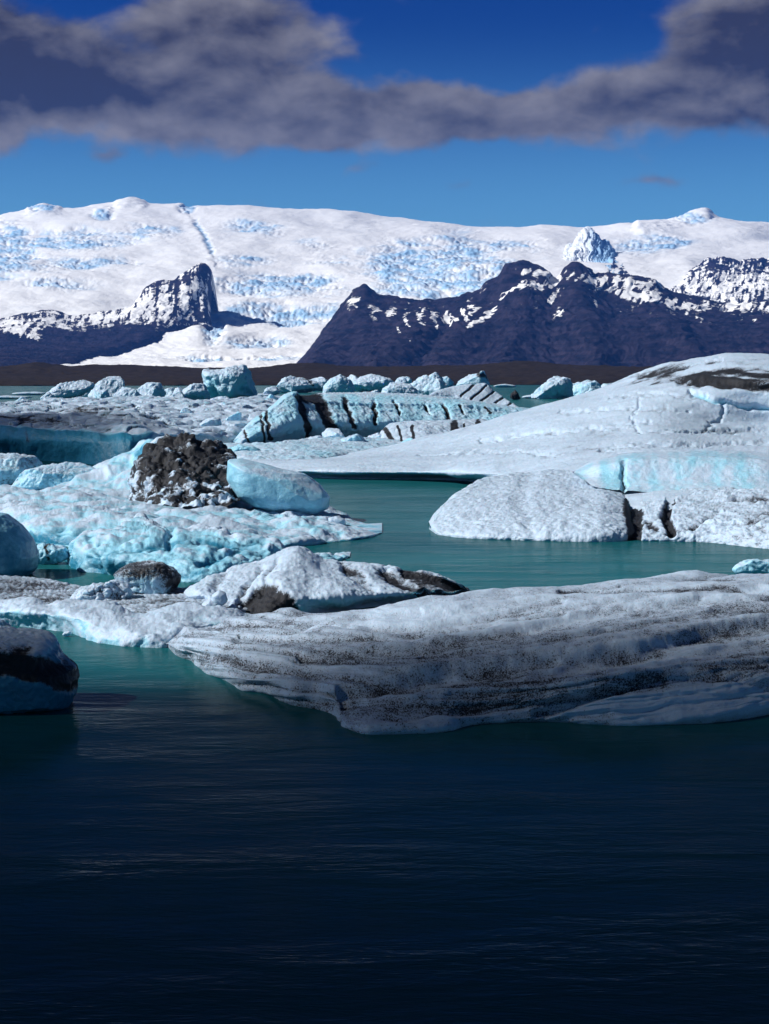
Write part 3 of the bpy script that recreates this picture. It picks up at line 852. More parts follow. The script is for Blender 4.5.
big = loft('iceberg', [
    ('w', pairs('200,459 240,470 290,477 350,479 430,480 470,482 520,500 600,520 700,530 800,535 980,520')),
    ('z', pairs('200,458,.03 240,466,.3 300,471,.45 370,472,.5 430,472,.6 500,474,.9 580,470,1.5 680,468,1.8 769,470,1.8 980,490,.8')),
    ('z', pairs('200,458,.03 250,461,.5 310,462,.8 380,456,1.1 430,450,1.5 500,442,2.1 580,432,2.9 680,424,3.4 769,422,3.4 980,450,1.6')),
    ('d', pairs('200,457,150 260,459,142 310,460,138 380,452,134 430,443,130 480,430,128 540,415,126 600,402,124 680,386,122 740,380,120 850,388,118 980,440,118')),
    ('d', pairs('200,457,150 260,458,144 310,459,141 380,450,140 430,438,140 480,424,142 540,406,142 600,388,140 640,373,138 680,361,135 740,353,132 769,354,132 850,362,130 980,415,130'))],
    ICE, 'large smooth whaleback iceberg at right with black ash on its crest', IB, seed=101, back=26, skirt=.8, steep=.2, cav=.25, nvs=1.3, backh=.7,
    noise=(('f', 6, 110, (1.5, 1, .6)), ('f', 2, 26, (2, 1, .7)), ('b', .35, 6), ('r', .5, 14, (3, 1, .6))), paint=big_paint,
    lines=(dict(pts=[(690, 392), (720, 402), (769, 410)], w=4, d=-5, blue=.9), dict(pts=[(640, 432), (700, 431), (769, 429)], w=3, d=-3, dirt=.35),
           dict(pts=[(640, 376), (690, 366), (720, 361)], w=4, d=-3, dirt=.3), dict(pts=[(480, 440), (540, 432), (600, 428), (650, 420)], w=3, d=-2.5, dirt=.3), dict(pts=[(560, 412), (620, 408), (690, 410)], w=2.5, d=-2, dirt=.25),
           dict(pts=[(420, 455), (480, 452), (560, 455)], w=3, d=-2, blue=.3), dict(pts=[(610, 398), (650, 394), (700, 398)], w=2.5, d=-2, dirt=.25), dict(pts=[(600, 450), (640, 444), (700, 445), (769, 441)], w=3, d=-3, dirt=.2), dict(pts=[(640, 400), (632, 418), (640, 432)], w=2, d=-2, dirt=.2), dict(pts=[(700, 430), (722, 418), (725, 404)], w=3, d=-2, dirt=.3),
           dict(pts=[(680, 382), (730, 384), (790, 390)], w=6, d=-4, dirt=.5)))


def cliff_paint(X, Y, T, uv):
    n = fbm(np.stack([X / 16, Y / 50, 0 * X], 1) + 3, 4)
    n2 = fbm(np.stack([X / 5, Y / 30, 0 * X], 1) + 3, 3)
    return -0.2 + .9 * n2 * (n > 0) + .4 * sstep(720, 760, X) * n, 0.30 + .9 * n - .35 * sstep(.75, 1., uv[:, 1])


loft('ice_cliff', [
    ('d', pairs('574,474,87 600,488,84 650,492,83.5 769,498,82 980,500,82')),
    ('d', pairs('574,473,88 600,478,85.5 650,479,85 769,482,84 980,490,84')),
    ('d', pairs('574,472,89 600,464,87 640,458,86.5 700,456,86.5 769,460,86 980,475,86')),
    ('d', pairs('574,471,93 600,458,94 640,452,95 700,449,95 769,452,95 980,470,95'))],
    ICE, parent=big, seed=102, back=3, front=False, steep=.1, paint=cliff_paint, noise=(('f', 2, 24, (1, 1, 3)), ('f', .8, 7, (1, 1, 4))), nvs=1.6,
    lines=(dict(pts=[(624, 462), (622, 478), (626, 492)], w=4, d=-4, dirt=.7),))['label'] = 'pale blue cliff face with dirty vertical stripes'

crev = fbm
loft('ice_lobe', [
    ('w', pairs('429,529 438,535 480,539 540,541 600,542 626,541 636,538')),
    ('z', pairs('429,527,.15 442,518,.4 480,518,.6 540,518,.7 600,520,.7 626,522,.6 634,528,.3')),
    ('z', pairs('430,526,.15 450,503,.7 485,496,.95 540,494,1.1 600,496,1.1 624,500,.9 632,515,.4')),
    ('z', pairs('430,525,.15 452,498,.8 470,486,1.1 490,478,1.25 520,473,1.4 560,470,1.5 600,476,1.4 620,485,1.2 632,500,.6'))],
    ICE, parent=big, seed=103, back=5, steep=.12, cav=.15, blue=-.3, dirt=-.12, nvs=1.5, noise=(('f', 4, 50), ('b', 1.6, 12), ('f', 1.0, 4)), backh=.8,
    lines=(dict(pts=[(636, 486), (628, 505), (634, 538)], w=8, dirt=1.4, core=.3, warp=.5), dict(pts=[(530, 472), (520, 500), (535, 535)], w=14, d=-2, dirt=.12)))['label'] = 'rough white front lobe of the whaleback iceberg'
loft('ice_lobe', [
    ('w', pairs('628,539 640,541 700,542 740,546 769,549 900,556 980,548')),
    ('z', pairs('629,528,.3 645,522,.5 700,520,.7 769,524,.75 900,530,.6 980,544,.1')),
    ('z', pairs('631,514,.5 645,502,.8 700,502,1.0 769,504,1.1 900,510,.9 980,542,.1')),
    ('z', pairs('633,500,.6 640,489,1.0 700,487,1.3 769,491,1.35 900,496,1.2 980,540,.1'))],
    ICE, parent=big, seed=104, back=5, steep=.15, cav=.5, blue=-.25, dirt=.08, nvs=1.5, noise=(('f', 4, 40), ('b', 3.0, 16), ('r', 1.6, 9), ('b', 1, 4)), backh=.8,
    lines=(dict(pts=[(630, 500), (636, 515), (633, 540)], w=10, dirt=1.4, core=.4, d=-3), dict(pts=[(671, 500), (665, 516), (672, 532)], w=6, d=-7, dirt=1.4, core=.4, warp=.5),
           dict(pts=[(648, 524), (655, 527)], w=5, d=-4, dirt=1), dict(pts=[(735, 500), (769, 498)], w=4, dirt=.6, d=-3), dict(pts=[(690, 528), (720, 512)], w=4, d=-3, dirt=.4), dict(pts=[(750, 520), (769, 515)], w=8, dirt=.4)))['label'] = 'rough grey-flecked lobe beyond the black crack'

block('iceberg', pairs('733,572 734,562 742,557 756,558 769,560 800,558 820,566 820,577 780,579 745,577'), ICE, 'small bright turquoise chunk behind the striped iceberg at the right edge', IB, base=579, seed=105, facets=6, blue=.5, noise=(('b', 2, 8),), thick=.5)

# long slab at left, its cliff painted deep teal to stand for shade
def slab_paint(X, Y, T, uv):
    n = fbm(T / np.array([60., 60., 8.]) + 6, 5)
    n2 = fbm(T / np.array([14., 30., 5.]) + 3, 4)
    v = uv[:, 1]
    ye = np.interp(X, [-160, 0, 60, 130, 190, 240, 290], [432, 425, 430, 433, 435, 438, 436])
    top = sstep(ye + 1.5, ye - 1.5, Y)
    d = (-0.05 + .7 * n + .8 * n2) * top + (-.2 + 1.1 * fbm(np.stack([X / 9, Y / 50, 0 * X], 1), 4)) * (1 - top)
    d += .7 * np.exp(-((Y - 419 - .05 * X) / 3) ** 2) * sstep(110, 40, X) + .5 * np.exp(-((X - 90) / 50) ** 2 - ((Y - 411) / 4) ** 2)
    q = T / np.array([18., 60., 12.])
    q = q + .25 * np.stack([pn(q * 1.7), pn(q * 1.7 + 9), pn(q * 1.7 + 5)], 1)
    f1, ed, idv = vor(q)
    hh = top * (3.5 * (idv - .5) + 3 * (.5 - f1) + 5.5 * fbm(T / np.array([30., 80., 20.]), 4)) + (1 - top) * 3.0 * fbm(np.stack([X / 20, Y / 40, 0 * X], 1), 4)
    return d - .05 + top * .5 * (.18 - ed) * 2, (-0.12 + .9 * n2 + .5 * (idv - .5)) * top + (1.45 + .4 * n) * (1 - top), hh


slab = loft('iceberg', [
    ('w', pairs('-160,440 -60,450 0,456 60,462 130,466 190,457 240,447 290,441 318,437')),
    ('d', pairs('-160,436,208 -60,436,166 0,438,148 60,441,139 130,444,134 190,443,150 240,441,173 290,438,195 318,436,206')),
    ('d', pairs('-160,432,210 -60,420,168 0,425,150 60,430,141 130,433,136 190,435,151 240,438,174 290,436,196 318,436,206')),
    ('z', pairs('-160,425,1.0 -60,412,2.4 0,416,2.5 60,418,2.6 130,420,2.7 190,424,1.8 240,426,1.6 290,424,1.4 318,435,.1')),
    ('z', pairs('-160,415,1.0 -60,404,2.6 0,407,2.8 30,405,2.8 60,404,2.9 130,404,3.0 190,406,2.6 240,406,2.6 290,408,2.2 318,430,.3')),
    ('z', pairs('-160,410,1.0 -60,400,2.6 0,403,2.8 30,401,2.8 60,399,3.0 100,398,3.1 150,397,3.1 200,400,2.9 240,398,2.9 280,396,2.8 318,425,.3'))],
    ICE, 'long flat dirty-topped iceberg at left with shaded teal cliff', IB, seed=111, back=20, steep=.35, cav=.3, nvs=2.2, skirt=1,
    noise=(('f', 1.5, 40),), paint=slab_paint,
    lines=(dict(pts=[(134, 407), (148, 415), (170, 424), (184, 431)], w=3, d=-3, dirt=1.), dict(pts=[(22, 424), (28, 440)], w=5, dirt=.8), dict(pts=[(20, 420), (70, 424)], w=3, dirt=.8, d=-2)))

rr = random.Random(11)
for i, (x, y, w_, h_, b_, lab) in enumerate((
        (40, 412, 20, 8, .1, 'low tilted plate lying on the dirty slab near its left end'), (70, 407, 16, 8, .2, 'white lump on the dirty slab under the triangular berg'), (84, 414, 22, 7, .0, 'broad dull plate in the middle of the dirty slab'),
        (160, 409, 18, 9, .2, 'pale broken block on the slab below the lumpy white berg'), (186, 412, 16, 9, .3, 'bluish broken block on the slab below the pair of knobs'), (212, 420, 22, 10, .05, 'flat white plate on the slab left of the wall'),
        (236, 416, 18, 10, .35, 'leaning blue block where slab and striped wall meet'), (252, 404, 20, 9, .15, 'white rubble lump behind the wedge of the striped wall'), (270, 398, 14, 7, .4, 'small cyan block behind the wedge of the striped wall'),
        (126, 414, 14, 6, .0, 'smudged grey block in front of the pale cyan pyramid'), (200, 404, 12, 6, .2, 'rounded white lump against the tall cyan block'))):
    D_ = 165 + (420 - y) * 7
    o = [(x - w_ * .6, y + h_ * .5), (x - w_ * rr.uniform(.3, .5), y - h_ * rr.uniform(0, .4)), (x - w_ * rr.uniform(-.1, .2), y - h_ * .6), (x + w_ * rr.uniform(.2, .4), y - h_ * rr.uniform(.2, .5)), (x + w_ * .6, y + h_ * .3), (x + w_ * .4, y + h_ * .7), (x - w_ * .3, y + h_ * .8)]
    block('ice_block', o, ICE, lab, 'ice block', group='blocks lying on the long dirty slab', D=D_, seed=300 + i, facets=9, blue=b_, steep=.35, dirt=-.1, cav=.3, noise=(('f', 1.6, 12), ('b', .8, 5)), cut=(.5, .9), thick=1)

# striped wall
def wall_paint(X, Y, T, uv):
    n = fbm(np.stack([X / 12, Y / 60, 0 * X], 1) + 3, 3)
    return -.35 + .5 * n, .42 + .4 * n - .6 * sstep(.75, 1., uv[:, 1])


loft('iceberg', [
    ('w', pairs('232,449 262,447 300,445 350,443 400,442 480,441 545,440')),
    ('d', pairs('232,446,168 250,438,169 275,432,172 300,424,175 350,424,180 400,424,184 480,424,188 545,424,190')),
    ('d', pairs('232,444,169.8 250,429,171.5 275,410,175.5 288,399,177.5 296,396,178.5 305,401,179.5 330,404,182.5 370,406,185.5 400,406,187.5 430,407,189.5 460,407,190.5 480,409,191.5 510,412,192.5 545,415,194')),
    ('d', pairs('232,442,170 250,426,172 275,407,176 288,396,178 296,393,179 305,398,180 330,401,183 370,403,186 400,403,188 430,404,190 460,404,191 480,406,192 510,409.5,193 545,412,195')),
    ('d', pairs('232,441.6,171 250,425,173.2 275,406,177.2 288,395,179.2 296,392.4,180.2 305,397.4,181.2 330,400.4,184.2 370,402.4,187.2 400,402.4,189.2 430,403.4,191.2 460,403.4,192.2 480,405.4,193.2 510,409,194 545,412,196')),
    ('d', pairs('232,441,178 250,424,190 275,404,198 290,393,204 320,393,208 360,393,212 400,394,216 440,397,218 480,402,220 510,407,222 545,411,224'))],
    ICE, 'pale blue wall of ice with slanting black ash stripes', IB, seed=121, back=25, steep=.1, cav=0, nvs=3, skirt=1, nu=520,
    noise=(('f', 1.6, 22), ('r', 1.8, 13, (1, 1, 6)), ('b', .8, 6, (1, 1, 3))), paint=wall_paint,
    lines=[dict(pts=p, w=w, dirt=1.7, core=.2, warp=.8, d=dd) for p, w, dd in (
        ([(299, 398), (303, 410), (308, 424), (309, 436)], 4.5, -2), ([(303, 394), (318, 398), (326, 412), (334, 434)], 9.5, -3), ([(345, 399), (350, 412), (354, 428)], 4.5, -2),
        ([(374, 402), (377, 424)], 3.0, -3), ([(394, 402), (400, 414)], 2.6, -3), ([(425, 404), (431, 416)], 2.6, -3), ([(443, 405), (449, 418)], 2.8, -3), ([(460, 405), (464, 413)], 1.8, -2),
        ([(260, 412), (265, 442)], 2.6, -1), ([(266, 410), (271, 440)], 3.0, -1), ([(244, 430), (250, 442)], 2, -1), ([(485, 409), (490, 413)], 3, 0))])

# banded strip in front of the wall
loft('iceberg', [
    ('w', pairs('372,446 385,450 420,451 450,449 480,447 512,444')),
    ('d', pairs('373,443,170 385,438,167 420,437,166 450,436,168 480,434,171 512,433,174')),
    ('d', pairs('375,440,170 388,427,170 400,424,170 440,423,171 480,422,174 512,427,177')),
    ('d', pairs('377,439,178 388,425,174 400,422,175 440,420,177 480,419,179 512,425,181'))],
    ICE, 'low banded ice strip with brown and black upright streaks', IB, seed=122, back=6, steep=.1, cav=0, nvs=3, nu=320,
    noise=(('b', 1.6, 12, (1, 1, 4)),), dirt=-.1, blue=.0,
    lines=[dict(pts=p, w=w, dirt=1.3, core=.3, warp=.35) for p, w in (([(412, 426), (414, 440)], 2.5), ([(454, 424), (455, 436)], 6), ([(464, 424), (464, 434)], 2), ([(478, 422), (480, 432)], 4), ([(386, 430), (394, 444)], 4), ([(398, 426), (402, 442)], 2))])

# turquoise rubble in front of the wall
loft('ice_floe', [
    ('w', pairs('150,450 200,458 250,464 300,464 360,459 400,453 450,449 490,442')),
    ('z', pairs('150,449,.05 200,450,.5 250,454,.6 300,454,.6 360,450,.6 400,447,.5 450,444,.5 490,440,.1')),
    ('z', pairs('150,448,.05 200,445,.7 220,444,.8 260,444,.9 300,440,1.0 345,438,1.0 380,438,.9 400,441,.7 440,442,.6 490,439,.1'))],
    ICE, 'flat turquoise and white floe in front of the striped wall', 'ice floe', seed=123, back=8, steep=.5, blue=.25, dirt=-.3, nvs=3,
    noise=(('f', 2.5, 26, (1.5, 1, 1)), ('v', 2.5, 12), ('b', .8, 5)))

N2 = (('f', 1.6, 14), ('b', 1, 5))
for x0, y0, x1, y1, bs, b, lab in (
        (300, 434, 330, 447, 449, .1, 'white ice block below the widest black stripe'), (320, 428, 350, 442, 448, .15, 'pointed white block against the foot of the striped wall'),
        (338, 434, 372, 450, 452, .45, 'cyan ice block at the middle of the rubble line'), (366, 430, 396, 444, 448, .2, 'pale block left of the banded ice strip'),
        (395, 438, 428, 452, 454, .75, 'vivid turquoise block in front of the banded strip'), (430, 440, 466, 450, 452, .6, 'low turquoise block right of the vivid one'),
        (488, 428, 512, 441, 443, .8, 'small aqua block at the edge of the whaleback iceberg'), (268, 440, 300, 452, 455, .2, 'low white block beneath the left end of the wall'),
        (215, 444, 262, 458, 460, .8, 'broad aqua slab just above the pale cyan block')):
    w, h = x1 - x0, y1 - y0
    rs = np.random.RandomState(int(x0 * 7 + y0))
    o = [(x0, y1), (x0 + w * rs.uniform(0, .1), y0 + h * rs.uniform(.3, .6)), (x0 + w * rs.uniform(.2, .35), y0 + h * rs.uniform(0, .3)), (x0 + w * rs.uniform(.45, .6), y0), (x0 + w * rs.uniform(.7, .85), y0 + h * rs.uniform(.1, .4)), (x1, y0 + h * rs.uniform(.4, .7)), (x1 - 1, y1), (x0 + w / 2, y1 + 2)]
    block('ice_block', o, ICE, lab, 'ice block', group='rubble blocks below the striped wall', base=bs, seed=int(x0), facets=8, blue=b, steep=.3, dirt=-.3, noise=N2, thick=.9, cut=(.6, .9), front=.6)

# ------------------------------------------------------------------ background bergs
FG = 'far icebergs along the back of the lagoon'


def far(outline, lab, base, blue=.3, dirt=-.3, seed=0, facets=9, lines=(), noise=(('f', 1.8, 12), ('b', 1.0, 5)), steep=.12, cut=(.55, .9), grow=(1.28, 1.15), **k):
    o = np.array(pairs(outline)); kx, ky = grow
    c0, b0 = (o[:, 0].min() + o[:, 0].max()) / 2, o[:, 1].max()
    o = [(c0 + (p[0] - c0) * kx, b0 + (p[1] - b0) * ky) for p in o]
    return block('iceberg', o, ICE, lab, IB, group=FG, base=base, seed=seed, facets=facets, blue=blue * .6 - .12, dirt=dirt, lines=lines, noise=noise, steep=steep, res=1.5, cut=cut, **k)


far('202,374 204,370 222,369 236,366 250,367 256,371 258,384 257,396 250,402 226,404 210,402 206,392', 'largest far block, tall cyan cube-like berg before the dark moraine', 402, .6, seed=201, grow=(1, 1), facets=8, cut=(.65, .92), noise=(('f', 3, 20), ('b', 1.5, 8), ('f', .6, 3)),
    lines=(dict(pts=[(214, 382), (216, 400)], w=6, blue=.5, d=-3), dict(pts=[(246, 388), (256, 398)], w=8, blue=.8), dict(pts=[(210, 369), (250, 369)], w=5, blue=-.5)))
far('47,400 52,394 64,385 80,382 90,381 88,390 80,396 66,401 54,403', 'long tilted white slab leaning left near the left shore', 402, .1, seed=202, facets=4, cut=(.7, .95))
far('80,394 83,387 91,384 96,388 96,396 86,398', 'small wedge of ice between the tilted slab and the big triangular one', 397, .3, seed=203)
far('92,397 97,387 106,380 116,378 120,384 121,396 110,402 98,402', 'triangular white berg with blue right side on the left', 401, .3, seed=204, facets=7)
far('114,408 118,396 124,390 134,392 141,400 142,408 128,411', 'pale cyan pyramid right of the triangular berg', 409, .45, seed=205, facets=6)
far('94,402 96,393 106,392 109,402 100,405', 'blue cube under the triangular berg', 404, .8, seed=206, facets=5)
far('14,414 16,404 22,400 30,404 32,414 24,418', 'lone rounded blue boulder on the dirty slab at far left', 416, .5, seed=207, facets=4)
far('138,402 141,390 148,385 158,386 162,394 160,402 148,404', 'lumpy white berg midway between pyramid and tall block', 403, .2, seed=208)
far('160,400 162,392 172,389 178,394 176,401', 'low grey-blue chunk left of the paired knobs', 401, .6, seed=209)
far('170,402 173,391 180,388 186,394 188,402 178,405', 'left knob of the pair beside the tall cyan block', 404, .2, seed=210)
far('182,402 186,392 194,386 202,387 207,396 206,403 194,405', 'right knob of the pair beside the tall cyan block', 404, .3, seed=211)
far('200,412 206,403 218,399 230,399 238,405 236,412 218,415', 'low white hummock at the foot of the tall cyan block', 411, .15, seed=212)
far('276,395 283,385 292,378 300,376 308,380 316,388 318,394 300,398', 'domed white mound right of the tall cyan block', 393, .2, seed=213, lines=(dict(pts=[(302, 377), (314, 386)], w=2, dirt=1.),))
far('306,392 310,382 318,378 326,382 330,390 318,394', 'pale hump behind the smooth cyan dome', 391, .2, seed=214)
far('326,396 327,388 332,381 340,378 348,382 352,390 351,396 338,398', 'smooth cyan dome standing behind the striped wall', 396, .65, seed=215, facets=3, cut=(.85, .97))
far('344,390 346,380 351,376 357,380 359,388 352,392', 'narrow white hump right of the smooth cyan dome', 390, .15, seed=216)
far('356,392 358,382 364,378 374,375 384,379 391,384 392,392 376,396 362,395', 'broad pale cyan berg above the middle of the wall', 393, .45, seed=217)
far('384,400 386,390 394,385 406,386 414,392 413,401 402,404 390,403', 'rounded sky blue boulder on top of the striped wall', 403, .5, seed=218, facets=4, cut=(.8, .95))
far('401,387 402,380 407,377 412,380 412,387', 'small upright nub among the central far bergs', 388, .4, seed=219)
far('408,398 411,388 416,379 422,377 428,380 434,376 440,383 445,390 443,398 426,401', 'craggy grey-blue berg left of the tilted striped slab', 399, .45, .0, seed=220, facets=12, noise=(('v', 3, 8), ('f', 1, 5)))
far('440,387 442,379 447,377 452,382 452,387', 'small dull blue knob behind the craggy berg', 387, .6, seed=221)
far('454,392 458,381 466,376 474,374 480,373 483,368 487,374 490,378 497,383 499,391 488,396 464,396', 'dark blue peaked berg with a black-tipped summit', 393, .75, .05, seed=222, grow=(1, 1), facets=10, lines=(dict(pts=[(478, 374), (488, 378)], w=3, dirt=.9),))
loft('iceberg', [
    ('d', pairs('423,400,350 440,404,350 455,409,350 470,412,350 500,414,350 524,412,350')),
    ('d', pairs('423,399,351 440,401,352 455,406,352 470,408,352 500,411,352 524,411,351')),
    ('d', pairs('423,398,353 434,392,356 450,387,360 470,384,362 484,383,363 494,390,362 506,399,358 524,410.5,352'))],
    ICE, 'tilted white slab crossed by dark parallel stripes', IB, seed=223, back=12, group=FG, nvs=4, nu=260, blue=-.3, dirt=-.5, steep=.1, skirt=1, noise=(('f', 1, 20), ('b', .4, 6)),
    lines=[dict(pts=p, w=1.7, dirt=1.8, warp=.2, core=.3, d=-1) for p in ([(475, 383), (461, 396)], [(487, 385), (471, 399)], [(495, 390), (481, 401)], [(504, 397), (491, 406)], [(512, 402), (503, 408)])]
        + [dict(pts=[(428, 400), (445, 401), (465, 406), (490, 410)], w=8, blue=1.1, dirt=.35, core=.4, d=-2)])  # shade of the underside painted along this line in blue and dirt
far('509,399 511,393 515,390 519,394 521,399 515,401', 'tiny black pyramid floating in open far water', 400, .2, 1.3, seed=224, grow=(1, 1), facets=5)
far('532,398 535,388 542,383 548,381 554,376 562,376 568,381 574,386 577,396 560,400 540,400', 'ragged cyan berg in open water, left half of the pair at centre right', 399, .35, seed=225, grow=(1.05, 1), facets=11, noise=(('v', 4, 9), ('f', 1.5, 6)))
far('568,396 572,384 580,377 590,375 598,379 604,384 610,388 608,395 590,399 576,399', 'deep blue ragged berg, right half of the pair at centre right', 398, .75, seed=226, grow=(1.05, 1), facets=11, noise=(('v', 4, 9), ('f', 1.5, 6)))
far('604,392 608,384 618,382 630,383 640,386 645,394 620,396', 'pale low berg just showing past the whaleback crest', 391, .2, seed=227)
for o_, lab, b_, bl_, sd_ in (
        ('36,404 40,396 48,392 54,397 56,405', 'stubby white block in front of the long tilted white slab', 405, .15, 260), ('62,408 68,399 78,396 86,401 88,409', 'cyan-sided block in front of the triangular white berg', 409, .5, 261),
        ('124,398 128,389 136,386 142,391 144,398', 'grey-white hump between the triangular berg and the lumpy one', 398, .2, 262), ('152,410 158,402 168,400 175,405 176,411', 'low cyan block in front of the paired knobs', 411, .5, 263),
        ('262,396 266,388 274,386 280,391 282,397', 'small white berg just right of the tall cyan block', 397, .1, 264), ('366,398 370,390 378,388 384,393 385,399', 'white knob between the smooth cyan dome and the sky blue boulder', 399, .1, 265),
        ('394,384 398,378 404,377 408,382 409,388', 'faint blue knob at the centre against the dark moraine', 388, .4, 266), ('444,396 450,388 458,386 464,391 466,397', 'pale berg tucked left of the dark peaked berg', 397, .25, 267)):
    far(o_, lab, b_, bl_, seed=sd_, grow=(1, 1))
rs = random.Random(4)
for i, (x, y, w, lab) in enumerate(((505, 386.5, 14, 'thin white sliver of floating ice below the far moraine'), (622, 387, 10, 'faint white fleck at the foot of the moraine'), (30, 394, 22, 'flat grey floe on the far water at the left edge'),
                                    (8, 398, 30, 'second flat floe nearer at the left edge'), (262, 396, 18, 'thin white floe right of the tall cyan block'), (530, 397.5, 10, 'low sliver left of the ragged cyan berg'),
                                    (52, 423, 8, 'pebble-like white lump beside the shaded cliff edge'))):
    far(f'{x-w},{y} {x-w*.5},{y-1.8} {x},{y-2.6} {x+w*.6},{y-1.6} {x+w},{y} {x},{y+1.2}', lab, y + 1, .1, seed=240 + i, grow=(1, 1), facets=2, noise=(('f', .5, 8),), thick=3)
for x, y, w, h, D, lab in ((104, 421, 5, 4, 200, 'left white pebble of ice on the dirty slab'), (120, 420, 5, 3.5, 205, 'middle white pebble of ice on the dirty slab'), (148, 420, 9, 7, 200, 'right and biggest white pebble of ice on the dirty slab')):
    block('ice_fragment', pairs(f'{x-w},{y+h*.5} {x-w*.8},{y-h*.4} {x},{y-h} {x+w*.8},{y-h*.3} {x+w},{y+h*.5} {x},{y+h}'), ICE, lab, 'ice fragment', D=D, seed=int(x), facets=4, blue=0, dirt=-.3, noise=(('f', .6, 5),))
#SPLIT
# ------------------------------------------------------------------ air
def box(name, lo, hi, mat):
    x0, y0, z0 = lo; x1, y1, z1 = hi
    v = [(x0, y0, z0), (x1, y0, z0), (x1, y1, z0), (x0, y1, z0), (x0, y0, z1), (x1, y0, z1), (x1, y1, z1), (x0, y1, z1)]
    f = [(0, 3, 2, 1), (4, 5, 6, 7), (0, 1, 5, 4), (1, 2, 6, 5), (2, 3, 7, 6), (3, 0, 4, 7)]
    me = bpy.data.meshes.new(name); me.from_pydata(v, [], f); me.materials.append(mat)
    o = bpy.data.objects.new(name, me); COL.objects.link(o)
    return o


def vol_mat(name, color, density, aniso=0.0, absorb=(0, 0, 0, 1)):
    m = bpy.data.materials.new(name); m.use_nodes = True
    m.node_tree.nodes.clear(); t = NT(m.node_tree)
    out = t.new('ShaderNodeOutputMaterial')
    v = t.new('ShaderNodeVolumePrincipled')
    v.inputs['Color'].default_value = (*color, 1); v.inputs['Density'].default_value = density
    v.inputs['Anisotropy'].default_value = aniso
    v.inputs['Absorption Color'].default_value = absorb
    v.inputs['Density Attribute'].default_value = ''
    v.inputs['Temperature Attribute'].default_value = ''
    t.l.new(v.outputs[0], out.inputs['Volume'])
    return m


HAZE = True
if HAZE:
    hz = box('haze', (-46000, -1000, -200), (46000, 26500, 2020), vol_mat('haze_air', (0.07, 0.27, 1.0), 2.4e-5, 0.0))
    tag(hz, kind='stuff')

# ------------------------------------------------------------------ light
SUN_EL, SUN_AZ = 38.0, -99.0     # azimuth from +Y (view direction), negative = left
sd = np.array([math.sin(R(SUN_AZ)) * math.cos(R(SUN_EL)), math.cos(R(SUN_AZ)) * math.cos(R(SUN_EL)), math.sin(R(SUN_EL))])
sl = bpy.data.lights.new('sun', 'SUN'); so = bpy.data.objects.new('sun', sl); COL.objects.link(so)
from mathutils import Vector
so.rotation_euler = Vector(-sd).to_track_quat('-Z', 'Y').to_euler()
so.location = (-200, 0, 150)
sl.energy = 4.9; sl.angle = R(0.6); sl.color = (1.0, 0.965, 0.92)

# unseen clouds off to the left, added to shade near water and left-hand ice
def shade_cloud_body(name, cx, cy, cz, rx, ry, rz, density, seed, label):
    nt, npz = 96, 48
    th = np.linspace(0, 2 * np.pi, nt, endpoint=False); ph = np.linspace(-np.pi / 2 + .03, np.pi / 2 - .03, npz)
    T_, P_ = np.meshgrid(th, ph)
    d = np.stack([np.cos(P_) * np.cos(T_), np.cos(P_) * np.sin(T_), np.sin(P_)], -1).reshape(-1, 3)
    r = 1 + 0.22 * fbm(d * 2.2 + seed, 4)
    P = d * r[:, None] * np.array([rx, ry, rz]) + np.array([cx, cy, cz])
    Fc = grid_faces(npz, nt, True)
    caps = []
    me_ = link_mesh(name, P, Fc, vol_mat('shade_cloud_vapour', (.92, .93, .95), density, 0.2), {})
    import bmesh
    bm = bmesh.new(); bm.from_mesh(me_.data); bmesh.ops.holes_fill(bm, edges=[e for e in bm.edges if e.is_boundary], sides=0)
    bmesh.ops.recalc_face_normals(bm, faces=bm.faces); bm.to_mesh(me_.data); bm.free()
    me_.visible_shadow = True
    return tag(me_, kind='stuff')


def shade_cloud(gx, gy, alt, rx, ry, rz, dens, seed):
    k = alt / sd[2]
    return shade_cloud_body('added_shade_cloud', gx + sd[0] * k, gy + sd[1] * k, alt, rx, ry, rz, dens, seed, None)


shade_cloud(0, -6, 230, 62, 44, 15, 0.12, 3)
shade_cloud(-53, 150, 230, 35, 56, 12, 0.09, 9)
shade_cloud(-37, 54, 230, 25, 15, 8, 0.12, 14)

# ------------------------------------------------------------------ world
w = bpy.data.worlds.new('World'); scene.world = w; w.use_nodes = True
w.node_tree.nodes.clear(); t = NT(w.node_tree)
wo_ = t.new('ShaderNodeOutputWorld'); bg = t.new('ShaderNodeBackground'); t.l.new(bg.outputs[0], wo_.inputs[0])
bg.inputs['Strength'].default_value = 0.10
sky = t.new('ShaderNodeTexSky', sky_type='NISHITA', sun_disc=False)
sky.sun_elevation = R(SUN_EL); sky.sun_rotation = R(SUN_AZ)
sky.air_density = 1.0; sky.dust_density = 0.2; sky.ozone_density = 3.0
dirv = t.new('ShaderNodeTexCoord').outputs['Generated']
sep = t.new('ShaderNodeSeparateXYZ'); t.l.new(dirv, sep.inputs[0])
x, y, z = sep.outputs
hyp = t.math('SQRT', t.math('ADD', t.math('MULTIPLY', x, x), t.math('MULTIPLY', y, y)))
U = t.math('MULTIPLY', t.math('ARCTAN2', x, y), F)                 # azimuth and elevation on the sky, 1911 units per radian
V = t.math('MULTIPLY', t.math('ARCTAN2', z, hyp), F)
uv = t.comb(U, V, 0.0)
# deep blue toward the zenith
tint = t.mix(t.ramp(V, 100, 370), (0.31, 0.66, 0.90), (0.002, 0.075, 0.31))
skyc = t.mix(1.0, sky.outputs[0], tint, 'MULTIPLY')


def cl(px, py): return (px - CX, HOR - py)


